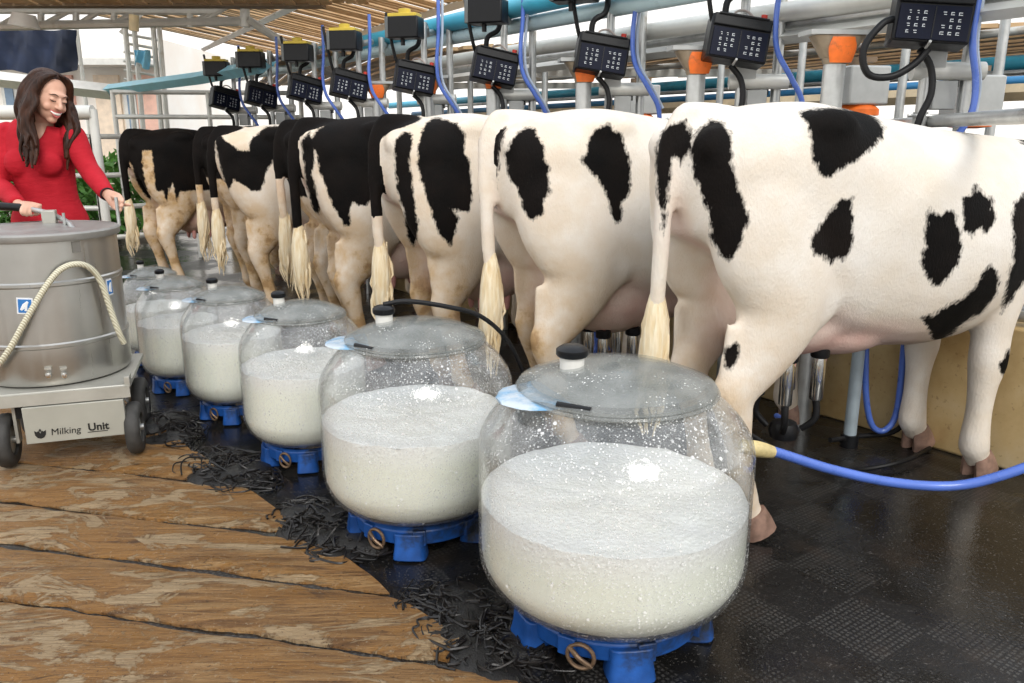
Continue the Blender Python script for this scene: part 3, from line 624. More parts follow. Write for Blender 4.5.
# ------------------------------------------------------------ milk jars
def M_glass():
    m, nt, b = mk('clear_jar_wall')
    out = nt.nodes['Material Output']; nt.nodes.remove(b)
    tr = N(nt, 'ShaderNodeBsdfTransparent'); tr.inputs['Color'].default_value = (.985, .99, .99, 1)
    gl = N(nt, 'ShaderNodeBsdfGlossy'); gl.inputs['Roughness'].default_value = .06
    df = N(nt, 'ShaderNodeBsdfDiffuse'); df.inputs['Color'].default_value = (.90, .90, .88, 1)
    v = texco(nt)
    lw = N(nt, 'ShaderNodeLayerWeight'); lw.inputs['Blend'].default_value = .38
    bp = N(nt, 'ShaderNodeBump'); bp.inputs['Strength'].default_value = .25; bp.inputs['Distance'].default_value = .01
    L(nt, noise(nt, v, 22, 4), bp.inputs['Height']); L(nt, bp.outputs[0], gl.inputs['Normal'])
    fr = math_(nt, 'ADD', math_(nt, 'MULTIPLY', math_(nt, 'POWER', lw.outputs['Facing'], 2.2), .55), .05, True)
    m1 = N(nt, 'ShaderNodeMixShader'); L(nt, fr, m1.inputs[0]); L(nt, tr.outputs[0], m1.inputs[1]); L(nt, gl.outputs[0], m1.inputs[2])
    # milk splashes dried on the wall
    big = noise(nt, v, 9, 4, .7)
    v1 = N(nt, 'ShaderNodeTexVoronoi'); v1.inputs['Scale'].default_value = 95; L(nt, v, v1.inputs['Vector'])
    s1 = math_(nt, 'MULTIPLY', ramp(nt, v1.outputs['Distance'], [(.16, 1.0), (.24, 0.0)]), ramp(nt, big, [(.40, 0.0), (.50, 1.0)]))
    v2 = N(nt, 'ShaderNodeTexVoronoi'); v2.inputs['Scale'].default_value = 38; L(nt, v, v2.inputs['Vector'])
    s2 = math_(nt, 'MULTIPLY', ramp(nt, v2.outputs['Distance'], [(.15, 1.0), (.23, 0.0)]), ramp(nt, noise(nt, v, 14, 3), [(.55, 0.0), (.62, 1.0)]))
    sp = math_(nt, 'MAXIMUM', s1, s2)
    film = math_(nt, 'MULTIPLY', ramp(nt, noise(nt, texco(nt, (1, 1, .3)), 10, 4, .6), [(.35, 0.01), (.75, .09)]), 1.0)
    k = math_(nt, 'MAXIMUM', math_(nt, 'MULTIPLY', sp, .8), film, True)
    m2 = N(nt, 'ShaderNodeMixShader'); L(nt, k, m2.inputs[0]); L(nt, m1.outputs[0], m2.inputs[1]); L(nt, df.outputs[0], m2.inputs[2])
    L(nt, m2.outputs[0], out.inputs[0]); return m
def M_lid():
    m, nt, b = mk('cloudy_clear_lid')
    out = nt.nodes['Material Output']
    v = texco(nt)
    tr = N(nt, 'ShaderNodeBsdfTransparent'); tr.inputs['Color'].default_value = (.93, .94, .94, 1)
    L(nt, ramp(nt, noise(nt, v, 8, 5), [(.35, (.24, .25, .235)), (.65, (.46, .47, .45))]), b.inputs['Base Color'])
    b.inputs['Roughness'].default_value = .12
    v1 = N(nt, 'ShaderNodeTexVoronoi'); v1.inputs['Scale'].default_value = 80; L(nt, v, v1.inputs['Vector'])
    s1 = math_(nt, 'MULTIPLY', ramp(nt, v1.outputs['Distance'], [(.16, 1.0), (.25, 0.0)]), ramp(nt, noise(nt, v, 12, 4, .7), [(.50, 0.0), (.6, 1.0)]))
    mx = N(nt, 'ShaderNodeMixShader')
    L(nt, math_(nt, 'MAXIMUM', s1, .36, True), mx.inputs[0]); L(nt, tr.outputs[0], mx.inputs[1]); L(nt, b.outputs[0], mx.inputs[2])
    L(nt, mixc(nt, s1, ramp(nt, noise(nt, v, 8, 5), [(.35, (.24, .25, .235)), (.65, (.46, .47, .45))]), (.9, .9, .88)), b.inputs['Base Color'])
    bump(nt, b, s1, .3, .003)
    L(nt, mx.outputs[0], out.inputs[0]); return m
def M_milk():
    m, nt, b = mk('milk')
    v = texco(nt); sep = N(nt, 'ShaderNodeSeparateXYZ'); L(nt, v, sep.inputs[0])
    c = ramp(nt, noise(nt, v, 4, 3), [(.3, (.90, .92, .79)), (.7, (.94, .95, .84))])
    foam = math_(nt, 'MULTIPLY', ramp(nt, noise(nt, v, 12, 5, .7), [(.3, .7), (.6, 1.0)]), 1)
    at = N(nt, 'ShaderNodeAttribute'); at.attribute_name = 'foam'
    c = mixc(nt, math_(nt, 'MULTIPLY', at.outputs['Fac'], foam), c, (.96, .96, .94))
    L(nt, c, b.inputs['Base Color']); b.inputs['Roughness'].default_value = .35
    b.inputs['Subsurface Weight'].default_value = .0
    v1 = N(nt, 'ShaderNodeTexVoronoi'); v1.inputs['Scale'].default_value = 70; L(nt, v, v1.inputs['Vector'])
    h = math_(nt, 'ADD', math_(nt, 'MULTIPLY', v1.outputs['Distance'], .6), noise(nt, v, 40, 5, .75))
    bm = N(nt, 'ShaderNodeBump'); bm.inputs['Distance'].default_value = .012
    L(nt, math_(nt, 'MULTIPLY', at.outputs['Fac'], .35), bm.inputs['Strength']); L(nt, h, bm.inputs['Height']); L(nt, bm.outputs[0], b.inputs['Normal'])
    return m
MGL = M_glass(); MLID = M_lid(); MMILK = M_milk()
MBRIM = simple('pale_blue_rim', (.16, .38, .60), .25, 0, .15, 12, .1, ((.55, .62, .68), .50))
def glass_prof():
    pts = [(.001, .082), (.10, .084), (.20, .092), (.28, .112), (.335, .145), (.362, .185), (.374, .225), (.375, .30), (.375, .42), (.375, .52), (.374, .55), (.368, .585), (.350, .622), (.318, .662), (.280, .698), (.258, .716), (.245, .724)]
    p = smoothpath([(r, 0, z) for r, z in pts], 3)
    return [(max(.001, q.x), q.z) for q in p]
def make_jar():
    root = empty('milk_jar', (0, 0, 0))
    pr = glass_prof(); inn = [(max(.001, r - .006), z + (.006 if r < .3 and z < .2 else 0)) for r, z in pr]
    MB().lathe(pr + inn[::-1], 72, closed=False).build('glass_bowl', MGL, root)
    # mould rib down the side
    lid = MB().lathe([(.235, .722), (.262, .724), (.268, .730), (.265, .737), (.255, .741), (.235, .749), (.19, .768), (.13, .783), (.07, .791), (.001, .794)] +
                     [(.001, .787), (.07, .784), (.13, .776), (.19, .761), (.232, .742)], 64).build('lid', MLID, root)
    MB().lathe([(.240, .714), (.270, .716), (.274, .721), (.270, .727), (.240, .727)], 64, closed=True).build('brim', MLID, root)
    # a tab of the brim that sticks out to one side
    tb = MB().loft([(-.17, -.06, .722), (-.27, -.10, .721), (-.315, -.115, .720)], [(.13, .007), (.10, .006), (.03, .004)], n=14, up=(0, 1, 0), k=3)
    tb.build('tab', MBRIM, root)
    MB().cyl((-.12, .0, .77), (-.12, .0, .815), .033, 20).build('spout', M_white(), root)
    cp = MB().lathe([(.040, .812), (.044, .818), (.043, .832), (.030, .841), (.001, .844)], 24, (-.12, .0, 0)).build('cap', M_black(), root)
    # slot-shaped dark clip by the brim
    MB().loft([(-.17, -.195, .740), (-.09, -.235, .738)], [(.009, .008)] * 2, n=8).build('lid_clip', M_black(), root)
    if 0: MB().loft([(-.12, .0, .845), (-.06, .07, .846), (.06, .15, .815), (.20, .21, .775), (.30, .27, .68), (.36, .34, .52)], .010, n=10, k=5).build('vacuum_tube', M_rubber(), root)
    # blue cradle: ring, lugs and feet
    g = MB().lathe([(.235, .028), (.262, .032), (.268, .085), (.250, .098), (.205, .066), (.205, .04)], 48, closed=True)
    for k in range(8):
        a = k * PI / 4 + .25; R = Matrix.Rotation(a, 4, 'Z')
        g.box((.262, 0, .062), (.03, .05, .058), M=R)
    base = g.build('cradle', M_blue(), root, bevel=.004)
    for k in range(5):
        a = k * 2 * PI / 5 + 1.05; R = Matrix.Rotation(a, 4, 'Z')
        f = MB().loft([(.235, 0, .075), (.24, 0, .03), (.245, 0, -.02)], [(.05, .06), (.048, .058), (.055, .065)], n=16, ex=.45, M=R, up=(1, 0, 0))
        f.build('foot', M_blue(), root, bevel=.004)
    cl = MB(); Rz = Matrix.Rotation(math.radians(-112), 4, 'Z')
    M_ = Rz @ Matrix.Translation((.275, 0, .045)) @ Matrix.Rotation(PI / 2, 4, 'Y')
    cl.torus((0, 0, 0), .036, .006, 24, 8, M=M_)
    cl.loft([(-.02, -.03, 0), (.0, 0, .012), (.025, .03, 0)], .007, n=8, M=M_, k=3)
    cl.build('clamp_ring', simple('rusty_wire', (.20, .13, .08), .4, .6, .4, 30, .3), root)
    return root
J = make_jar()
JARS = [ # x, y, sxy, sz, milk level (local), label
 (.285, 2.09, 1.015, .975, .40, 'nearest and largest clear round jar of milk on a blue cradle'),
 (-.335, 2.68, .90, .955, .435, 'second nearest clear milk jar, overlapping the left side of the largest one'),
 (-.905, 3.34, .71, .87, .475, 'third nearest clear milk jar, left of and behind the two biggest ones'),
 (-1.405, 3.90, .645, .82, .50, 'fourth nearest clear milk jar, with its bright cap under the white saddled cow'),
 (-1.855, 4.33, .57, .79, .475, 'fifth nearest clear milk jar, second from the steel tank'),
 (-2.21, 4.86, .53, .75, .46, 'farthest clear milk jar, partly behind the stainless steel tank'),
]
def milk_mesh(level, parent=None):
    pr = [(r - .0085, z + .009) for r, z in glass_prof() if z + .009 < level and r > .009]
    pr = [(.001, pr[0][1])] + pr
    rw = pr[-1][0]
    pr += [(rw, level), (rw, level + .003), (rw - .004, level + .004), (rw - .02, level + .002), (rw - .05, level + .002)] + [(rw * (1 - i / 10), level) for i in range(2, 10)] + [(.001, level)]
    mb = MB().lathe(pr, 72)
    for i, p in enumerate(mb.v):
        rr = math.hypot(p.x, p.y)
        if p.z > level - .003:
            w = min(1, max(0, (rw - rr) / .04)) 
            p.z += (.007 * mnoise.noise(p * 14) + .004 * mnoise.noise(p * 45)) * (w if p.z < level + .001 else 1) + .006 * mnoise.noise(Vector((p.x * 9, p.y * 9, 4))) * (1 if rr > rw - .03 else 0)
    me = mb.mesh('milk', MMILK)
    at = me.attributes.new('foam', 'FLOAT', 'POINT')
    at.data.foreach_set('value', [max(0, min(1, (v.co.z - (level - .09)) / .08)) for v in me.vertices])
    return me
jars = []
JROT = [0, -.15, .1, 0, .2, .1]
for i, (x, y, a, h, lv, lab) in enumerate(JARS):
    r = J if i == 0 else link_copy(J)
    r.location = (x, y, 0); r.scale = (a, a, h); r.rotation_euler = (0, 0, JROT[i]); tag(r, lab, 'jar', 'milk jars in a row behind the cows'); jars.append(r)
    mo = bpy.data.objects.new('milk', milk_mesh(lv)); COL.objects.link(mo)
    mo.location = (x, y, 0); mo.scale = (a, a, h)
    tag(mo, ['frothy white milk filling the nearest, largest jar', 'frothy white milk inside the second nearest jar', 'frothy white milk inside the third nearest jar',
             'frothy white milk inside the fourth nearest jar', 'frothy white milk inside the fifth nearest jar', 'frothy white milk inside the farthest jar by the steel tank'][i], 'milk', 'milk inside the jars')
q_ = jars[1] if jars else None
MB().loft([(-.12, .0, .845), (-.04, .05, .850), (.10, .12, .82), (.22, .20, .77), (.32, .27, .66), (.38, .34, .50)], .009, n=10, k=5).build('vacuum_tube', M_rubber(), q_)
# tangled black cables and netting beside the jars
def tangle(cx, cy, rx, ry, n, seed, lab, h=.07):
    rr = random.Random(seed); mb = MB()
    ca, sa = ROW.x, ROW.y
    for k in range(n):
        a0 = rr.uniform(0, 2 * PI); q = rr.uniform(.1, 1) ** .6; R = rr.uniform(.03, .10); ph = rr.uniform(0, 6)
        ux = rx * q * math.cos(a0); uy = ry * q * math.sin(a0)
        m = rr.randint(5, 9); pts = []
        zb = h * (1 - q * .8) * rr.uniform(.2, 1)
        sq = rr.uniform(.4, 1)
        for j in range(m):
            t = ph + j * rr.uniform(.5, .9)
            lx = ux + R * math.cos(t) + rr.uniform(-.01, .01); ly = uy + R * sq * math.sin(t) + rr.uniform(-.01, .01)
            X = cx + lx * ca + ly * sa; Y = cy + lx * sa - ly * ca
            pts.append((X, Y, max(-.008, -.008 + zb * (.5 + .5 * math.sin(t * 1.7 + ph)))))
        mb.loft(pts, [rr.choice((.0025, .0035, .0045))] * m, n=5, k=4)
    o = mb.build('cable_tangle', MTANG); tag(o, lab, 'cables', 'heaps of wet black cable between timber floor and jars')
    # wet lumpy mass underneath
    g = MB(); rr2 = random.Random(seed + 1)
    for k in range(10):
        u = rr2.uniform(-.75, .75) * rx; w = rr2.uniform(-.7, .7) * ry
        g.ell((cx + u * ca + w * sa, cy + u * sa - w * ca, -.02), (rr2.uniform(.06, .11), rr2.uniform(.05, .10), rr2.uniform(.02, h * .6)), 10, 8)
    remeshed(g, 'wet_netting', simple('wet_netting', (.008, .007, .006), .35, 0, .5, 40, .9), .008, 2, o)
MTANG = simple('wet_black_cable', (.010, .008, .007), .4, 0, .5, 30, .3)
tangle(-.10, 2.02, .28, .13, 110, 1, 'tangled wet black cable heap left of the nearest jar', .05)
tangle(-.66, 2.62, .26, .12, 110, 2, 'tangled wet black cable heap left of the second nearest jar', .07)
tangle(-1.21, 3.16, .26, .13, 90, 3, 'tangled wet black cable heap left of the third nearest jar', .08)
tangle(-1.66, 3.66, .22, .12, 60, 4, 'dark cable heap beside the right wheel of the steel tank cart', .10)
# ------------------------------------------------------------ milking stalls
def M_panel():
    return simple('dark_blue_keypad', (.002, .004, .016), .4, 0, .2, 20, .02, spec=.15)
ORD = ['nearest', 'second nearest', 'third nearest', 'fourth nearest', 'fifth nearest', 'sixth nearest', 'seventh nearest', 'third farthest', 'second farthest', 'farthest']
ST0 = Vector((1.83, 3.60, 0)); STEP = Vector((-.635, .70, 0))
def make_control_box():
    # local: x right, -y toward the viewer's side, origin at the centre
    r = empty('control_box', (0, 0, 0))
    MB().box((0, .035, 0), (.30, .14, .21)).build('housing', M_black(), r, bevel=.010)
    m = MB().box((0, -.042, .075), (.285, .02, .055)); m.box((0, -.055, .10), (.25, .012, .012)); m.build('hood', M_black(), r, bevel=.005)
    k = MB().box((0, -.040, -.03), (.27, .016, .135))
    rr = random.Random(4)
    for side in (-1, 1):
        for cx in range(3):
            for cy in range(4):
                if rr.random() < .12: continue
                x = side * .066 + (cx - 1) * .030; z = .012 - cy * .026
                wv = rr.choice((.008, .011, .013))
                k.box((x, -.0492, z), (wv, .001, .003)); k.box((x - wv / 2, -.0492, z - .005), (.003, .001, .012)) if rr.random() < .7 else None
                k.box((x + .002, -.0492, z - .009), (wv * .8, .001, .003))
    kp = k.build('keypad', M_panel(), r, smooth=False); kp.data.materials.append(simple('white_key_marks', (.60, .63, .66), .5))
    for q_ in kp.data.polygons: q_.material_index = int(q_.index >= 6)
    MB().box((0, -.0495, -.03), (.004, .003, .125)).build('divider', M_black(), r)
    MB().cyl((.115, .03, .10), (.115, .03, .145), .016, 14).build('button', M_red(), r)
    MB().cyl((0, -.050, -.105), (0, .01, -.118), .006, 10).build('latch', M_grey(), r)
    MB().loft([(-.02, .04, .10), (-.03, .04, .14), (.02, .05, .16), (.07, .04, .13)], .006, n=8, k=4).build('wire', simple('pale_wire', (.5, .42, .38), .5), r)
    return r
def make_pulsator():
    r = empty('pulsator_box', (0, 0, 0))
    MB().box((0, 0, 0), (.25, .15, .15)).build('housing', M_black(), r, bevel=.010)
    MB().box((-.115, -.005, 0), (.025, .155, .145)).build('end_plate', simple('dark_grey_plastic', (.12, .13, .13), .4), r, bevel=.004)
    m = MB().box((0, 0, .085), (.22, .13, .025)); m.cyl((0, 0, .09), (0, 0, .13), .045, 18); m.build('cover', M_yellow(), r, bevel=.004)
    MB().cyl((-.02, 0, -.075), (-.02, 0, -.12), .016, 12).build('nozzle', M_black(), r)
    return r
def make_stall_frame():
    r = empty('stall_post', (0, 0, 0))
    MB().loft([(0, 0, -.02), (0, 0, 2.02), (.02, .06, 2.12), (.05, .25, 2.16)], .024, n=14, k=3).build('post', M_steel(), r)
    MB().loft([(.19, .05, -.02), (.19, .05, 2.00), (.19, .08, 2.08), (.17, .26, 2.14)], .026, n=14, k=3).build('post', M_steel(), r)
    MB().cyl((-.06, .0, 1.64), (.24, .0, 1.64), .038, 20).build('cross_sleeve', M_pipe(), r)
    m = MB().box((.085, .02, 1.54), (.10, .08, .12)); m.box((.02, -.03, 1.70), (.10, .012, .13)); m.build('bracket', M_grey(), r, bevel=.005)
    MB().loft([(-.06, -.02, 1.455), (.20, -.02, 1.45), (.32, -.02, 1.455), (.36, -.01, 1.47)], .008, n=8, k=3).build('hook_rod', M_steel(), r)
    MB().cyl((0, 0, 1.39), (0, 0, 1.47), .031, 16).build('collar', M_grey(), r)
    MB().box((.135, .03, 1.62), (.02, .06, .09)).build('clip', M_black(), r)
    return r
def make_column():
    r = empty('floor_column', (0, 0, 0))
    MB().cyl((0, 0, -.02), (0, 0, 1.685), .048, 20).build('shaft', M_steel(), r)
    g = MB().lathe([(.05, 1.675), (.056, 1.69), (.056, 1.705)], 20); 
    g.loft([(0, 0, 1.70), (0, 0, 1.795)], [(.055, .055), (.12, .06)], n=4 * 4, ex=.5, up=(1, 0, 0))
    g.build('funnel_head', simple('rusty_grey_paint', (.30, .24, .17), .5, .3, .3, 14, .15), r, bevel=.003)
    MB().loft([(0, -.052, 1.68), (0, -.060, 1.74), (0, -.064, 1.785)], [(.050, .012), (.064, .012), (.050, .010)], n=16, up=(1, 0, 0), k=3).build('front_flap', M_orange(), r)
    MB().box((0, 0, 1.805), (.30, .13, .02)).build('head_plate', M_grey(), r)
    return r
CB = make_control_box(); PB = make_pulsator(); SF = make_stall_frame(); CM = make_column()
RZ = math.atan2(-ROW.x, ROW.y)   # turn of the row
near = ['over the shoulder of the nearest cow', 'over the rump of the nearest cow', 'over the second nearest cow', 'over the third nearest cow', 'over the fourth nearest cow',
        'just beyond the fourth nearest cow', 'over the white saddled cow', 'third from the far end of the row', 'second from the far end of the row', 'at the far end of the row']
BOXU = [(932, 18), (738, 40), (602, 55), (495, 67), (415, 78), (350, 85), (306, 89), (262, 95), (226, 99)]
tilt = [math.radians(a) for a in (6, 9, 9, 12, 11, 13, 14, 14, 14)]
for i, (u, v) in enumerate(BOXU):
    base = ST0 + STEP * i
    p = P(u, v, base.y - .06)
    c = CB if i == 0 else link_copy(CB)
    c.location = p; yaw = math.radians(6 + 4.0 * i)
    c.rotation_euler = (math.radians(-8), tilt[i] * .9, math.radians(-14 + 1.2 * i)) if i == 0 else (math.radians(-8), tilt[i], math.radians(-8 + 5.5 * i))
    tag(c, 'black keypad control box ' + near[i], 'control box', 'control boxes over the stalls')
    s_ = SF if i == 0 else link_copy(SF)
    s_.location = (p.x + .06, base.y + .06, 0); s_.rotation_euler = (0, 0, -.10)
    tag(s_, 'twin steel stall posts for the control box ' + near[i], 'stall post', 'stall posts')
    rr = random.Random(i)
    if i >= 2:
        q = P((0, 0, 558, 487, 405, 345, 298, 251, 217)[i] if i > 2 else 575, (0, 0, -12, 12, 28, 41, 53, 60, 69)[i], base.y - .14)
        b_ = PB if i == 2 else link_copy(PB)
        b_.location = q; b_.rotation_euler = (0, 0, math.radians(-30 + 4 * i)) 
        tag(b_, 'yellow topped pulsator box on the cyan pipe ' + near[i], 'pulsator', 'pulsator boxes on the cyan pipe')
    top = (p.z + .42)
    # black hose from above into the box, black hose leaving underneath
    h = MB().loft([p + Vector((-.20, .0, .46)), p + Vector((-.175, 0, .30)), p + Vector((-.145, .01, .15)), p + Vector((-.125, .03, .09))], .012, n=8, k=5)
    o = h.build('black_hose', M_rubber()); tag(o, 'thin black hose dropping into the control box ' + near[i], 'hose', 'black hoses above the control boxes')
    if i == 0:
        pts = [p + Vector((-.13, .03, .0)), p + Vector((-.20, .0, -.02)), p + Vector((-.27, .0, -.12)), p + Vector((-.24, 0, -.22)), p + Vector((-.14, 0, -.23)), p + Vector((-.05, .0, -.18)), p + Vector((.0, .0, -.12))]
        o = MB().loft(pts, .015, n=10, k=6).build('black_hose', M_rubber()); tag(o, 'black hose looped in a ring left of the nearest control box', 'hose')
    else:
        pts = [p + Vector((-.06, .05, .09)), p + Vector((-.05, .05, .19)), p + Vector((.02, .06, .24)), p + Vector((.03, .08, .33)), p + Vector((-.03, .10, .38))]
        o = MB().loft(pts, .017, n=10, k=5).build('black_hose', M_rubber()); tag(o, 'short bent black hose atop the control box ' + near[i], 'hose', 'bent black hoses on the control boxes')
    pts = [p + Vector((-.02, .03, -.12)), p + Vector((.04, .04, -.19)), p + Vector((.05, .03, -.30)), p + Vector((.01, .03, -.42)), p + Vector((.0, .03, -.62))]
    o = MB().loft(pts, .015, n=10, k=5).build('black_hose', M_rubber()); tag(o, 'black hose hanging below the control box ' + near[i], 'hose', 'black hoses below the control boxes')
    pts = [p + Vector((.19, -.03, .55)), p + Vector((.185, -.03, .30)), p + Vector((.17, -.04, .10)), p + Vector((.19, -.03, -.05)), p + Vector((.27, -.03, -.18)), p + Vector((.34, -.02, -.30)), p + Vector((.34, -.01, -.45)), p + Vector((.25, 0, -.60))]
    if i == 0: pts = [p + Vector((.17, -.03, .3)), p + Vector((.165, -.03, .08)), p + Vector((.16, -.04, -.10)), p + Vector((.20, -.03, -.25)), p + Vector((.20, -.03, -.38)), p + Vector((.15, 0, -.50)), p + Vector((.07, .0, -.62))]
    o = MB().loft(pts, .014, n=10, k=6).build('blue_hose', M_bluehose()); tag(o, 'blue hose hanging beside the control box ' + near[i], 'hose', 'blue hoses hanging beside the boxes')
    if i in (0, 2, 3, 4):
        o = MB().loft([q_ + Vector((.028, .02, 0)) for q_ in pts[:-2]], .010, n=8, k=6).build('pale_hose', simple('pale_blue_hose', (.45, .52, .62), .35)); tag(o, 'thin pale hose running with the blue hose ' + near[i], 'hose', 'pale hoses beside the blue ones')
COLU = [835, 697, 584, 493, 428, 376]
for i, u in enumerate(COLU):
    Y = (3.75, 4.40, 5.05, 5.75, 6.45, 7.15)[i]
    p = P(u, 60, Y)
    c = CM if i == 0 else link_copy(CM)
    c.location = (p.x, Y, 0); c.rotation_euler = (0, 0, .1)
    tag(c, 'steel column with orange funnel head, ' + ['behind the back of the nearest cow', 'between the two nearest cows', 'behind the back of the second nearest cow', 'behind the third nearest cow', 'behind the fourth nearest cow', 'farthest of them, left of the others'][i], 'column', 'columns with orange heads')
# pipes running along the row, each given by two seen points and a height
def rail(name, a, b, z, r, mat, label, cat, ext0=.25, ext1=1.0, n=16, box=None, zb=None):
    A_ = onz(a[0], a[1], z); B_ = onz(b[0], b[1], z if zb is None else zb)
    d = B_ - A_; s_ = A_ - d * ext0; e_ = B_ + d * ext1
    mb = MB()
    if box: mb.loft([s_, e_], [box, box], n=4, up=(0, 0, 1), ex=1.0)
    else: mb.cyl(s_, e_, r, n)
    o = mb.build(name, mat); tag(o, label, cat); return o, s_, e_
rail('cyan_pipe', (560, -2), (300, 57), 2.20, .062, M_cyan(), 'thick cyan pipe running along above the row of control boxes', 'pipe', .6, .55)
rail('milk_pipe', (560, 18), (300, 66), 2.10, .050, simple('translucent_blue_pipe', (.50, .66, .70), .3, 0, .1, 5, .05), 'pale translucent pipe directly under the thick cyan pipe', 'pipe', .9, .5)
rail('steel_pipe', (860, 1), (545, 47), 1.98, .050, M_pipe(), 'thick cream painted pipe, upper of the two above the cows', 'pipe', .8, .9)
rail('steel_pipe', (860, 14), (545, 58), 1.93, .036, M_steel(), 'galvanised pipe just under the thick cream pipe', 'pipe', .8, .9)
rail('channel_beam', (1024, 8), (545, 67), 1.86, .05, M_pipe(), 'flat pale channel beam carried on the orange column heads', 'beam', .4, .9, box=(.035, .045))
rail('steel_pipe', (1024, 116), (905, 123), 1.43, .026, M_steel(), 'thin galvanised rail just above the back of the nearest cow', 'rail', .5, 2.4)
rail('blue_pipe', (1024, 62), (545, 95), 1.92, .055, M_cyan(), 'upper blue pipe of the far milking line', 'pipe', .5, .8)
rail('blue_pipe', (1024, 81), (560, 106), 1.72, .035, simple('deep_blue_pipe', (.03, .20, .42), .4), 'lower blue pipe of the far milking line', 'pipe', .5, .8)
rail('channel_beam', (1024, 92), (600, 111), 1.62, .03, simple('tan_channel', (.55, .44, .28), .6, 0, .2, 8, .2), 'tan perforated channel under the far blue pipes', 'beam', .5, .8, box=(.05, .03))
rail('steel_pipe', (1024, 72), (600, 97), 1.84, .02, M_steel(), 'thin grey conduit between the two far blue pipes', 'pipe', .5, .8)
rail('steel_pipe', (1024, 30), (600, 73), 2.1, .03, M_pipe(), 'pale pipe in front of the far roof slats', 'pipe', .5, .8)
for z_, r_, l_ in ((.64, .024, 'lower grey rail along the top of the tan wall'), (.80, .020, 'upper grey rail over the tan wall, mostly hidden by the cows')):
    q0 = KB + KN * .05; o = MB().cyl(q0 - KD * 3 + Vector((0, 0, z_)), q0 + KD * 9 + Vector((0, 0, z_)), r_, 12).build('steel_rail', M_steel()); tag(o, l_, 'rail')
# upright posts of the far stalls
FP = MB().cyl((0, 0, -.02), (0, 0, 2.05), .028, 12)
fme = FP.mesh('far_post', M_steel())
for i, u in enumerate((1000, 905, 802, 722, 640, 545, 470, 398)):
    Y = 5.0 + .52 * i
    p = P(u, 60, Y); o = bpy.data.objects.new('far_post', fme); COL.objects.link(o); o.location = (p.x, Y, 0)
    tag(o, 'slim steel post of the far milking line', 'post', 'posts of the far milking line')
# grey junction boxes with orange bases on the far line
def make_jbox():
    r = empty('junction_box', (0, 0, 0))
    MB().box((0, 0, 0), (.26, .20, .22)).build('housing', M_grey(), r, bevel=.012)
    MB().lathe([(.09, -.11), (.12, -.135), (.12, -.17), (.05, -.18), (.001, -.18)], 20).build('base', M_orange(), r)
    m = MB().cyl((-.03, 0, .11), (-.03, 0, .16), .05, 14); m.box((.02, 0, .15), (.12, .05, .03)); m.build('valve', simple('rusty_brass', (.20, .14, .09), .5, .4), r)
    return r
JB = make_jbox()
for i, (u, v, Y, lab) in enumerate(((860, 86, 4.5, 'grey junction box with orange base, above the black back patch of the nearest cow'), (972, 96, 4.3, 'grey junction box with orange base at the right edge, under the nearest control box'), (640, 100, 5.9, 'small grey junction box over the second nearest cow'))):
    b_ = JB if i == 0 else link_copy(JB)
    b_.location = P(u, v, Y); b_.rotation_euler = (0, 0, .2); tag(b_, lab, 'junction box', 'junction boxes'); b_.scale = (.9,) * 3
# ------------------------------------------------------------ hoses and gear near the nearest cow
hp = [P(748, 447, 2.35), P(775, 452, 2.38), P(830, 469, 2.42), P(890, 482, 2.45), P(950, 486, 2.45), P(1000, 476, 2.42), P(1060, 452, 2.38), P(1150, 400, 2.3)]
o = MB().loft(hp, .0165, n=14, k=8).build('blue_hose', M_bluehose()); tag(o, 'long thick blue hose sagging across the black floor from the nearest jar', 'hose')
MB().loft([P(740, 446, 2.35), P(758, 449, 2.355), P(772, 452, 2.375)], [.022, .026, .020], n=12, k=3).build('tape_joint', simple('yellowed_tape', (.62, .50, .24), .5, 0, .3, 30, .3), o)
o = MB().loft([P(750, 435, 2.6), P(800, 462, 2.7), onz(850, 470, .012), onz(900, 462, .012), onz(930, 448, .012)], .010, n=8, k=6).build('black_hose', M_rubber()); tag(o, 'thin black hose lying over the black floor behind the long blue hose', 'hose')
o = MB().loft([P(866, 345, 3.45), P(866, 395, 3.45), P(872, 425, 3.46), P(885, 430, 3.46), P(897, 410, 3.46), P(904, 345, 3.46)], .014, n=10, k=6).build('blue_hose', M_bluehose()); tag(o, 'blue hose hanging in a U loop under the belly of the nearest cow', 'hose')
o = MB().loft([P(914, 340, 3.5), P(914, 385, 3.5), P(908, 415, 3.5), P(893, 432, 3.5), P(860, 436, 3.48), P(830, 440, 3.4)], .012, n=10, k=6).build('black_hose', M_rubber()); tag(o, 'black hose hanging beside the blue U loop', 'hose')
pb = onz(848, 462, 0); pb = Vector((1.52, 3.30, 0))
r = empty('support_post', (1.555, 3.46, 0), label='pale blue-grey steel post standing on the black floor under the nearest cow', cat='post')
MB().cyl((0, 0, -.02), (0, 0, .60), .028, 18).build('shaft', simple('blue_grey_paint', (.42, .50, .55), .45, .2, .12, 12, .1), r)
MB().cyl((0, 0, -.02), (0, 0, .04), .040, 18).build('foot', M_black(), r)
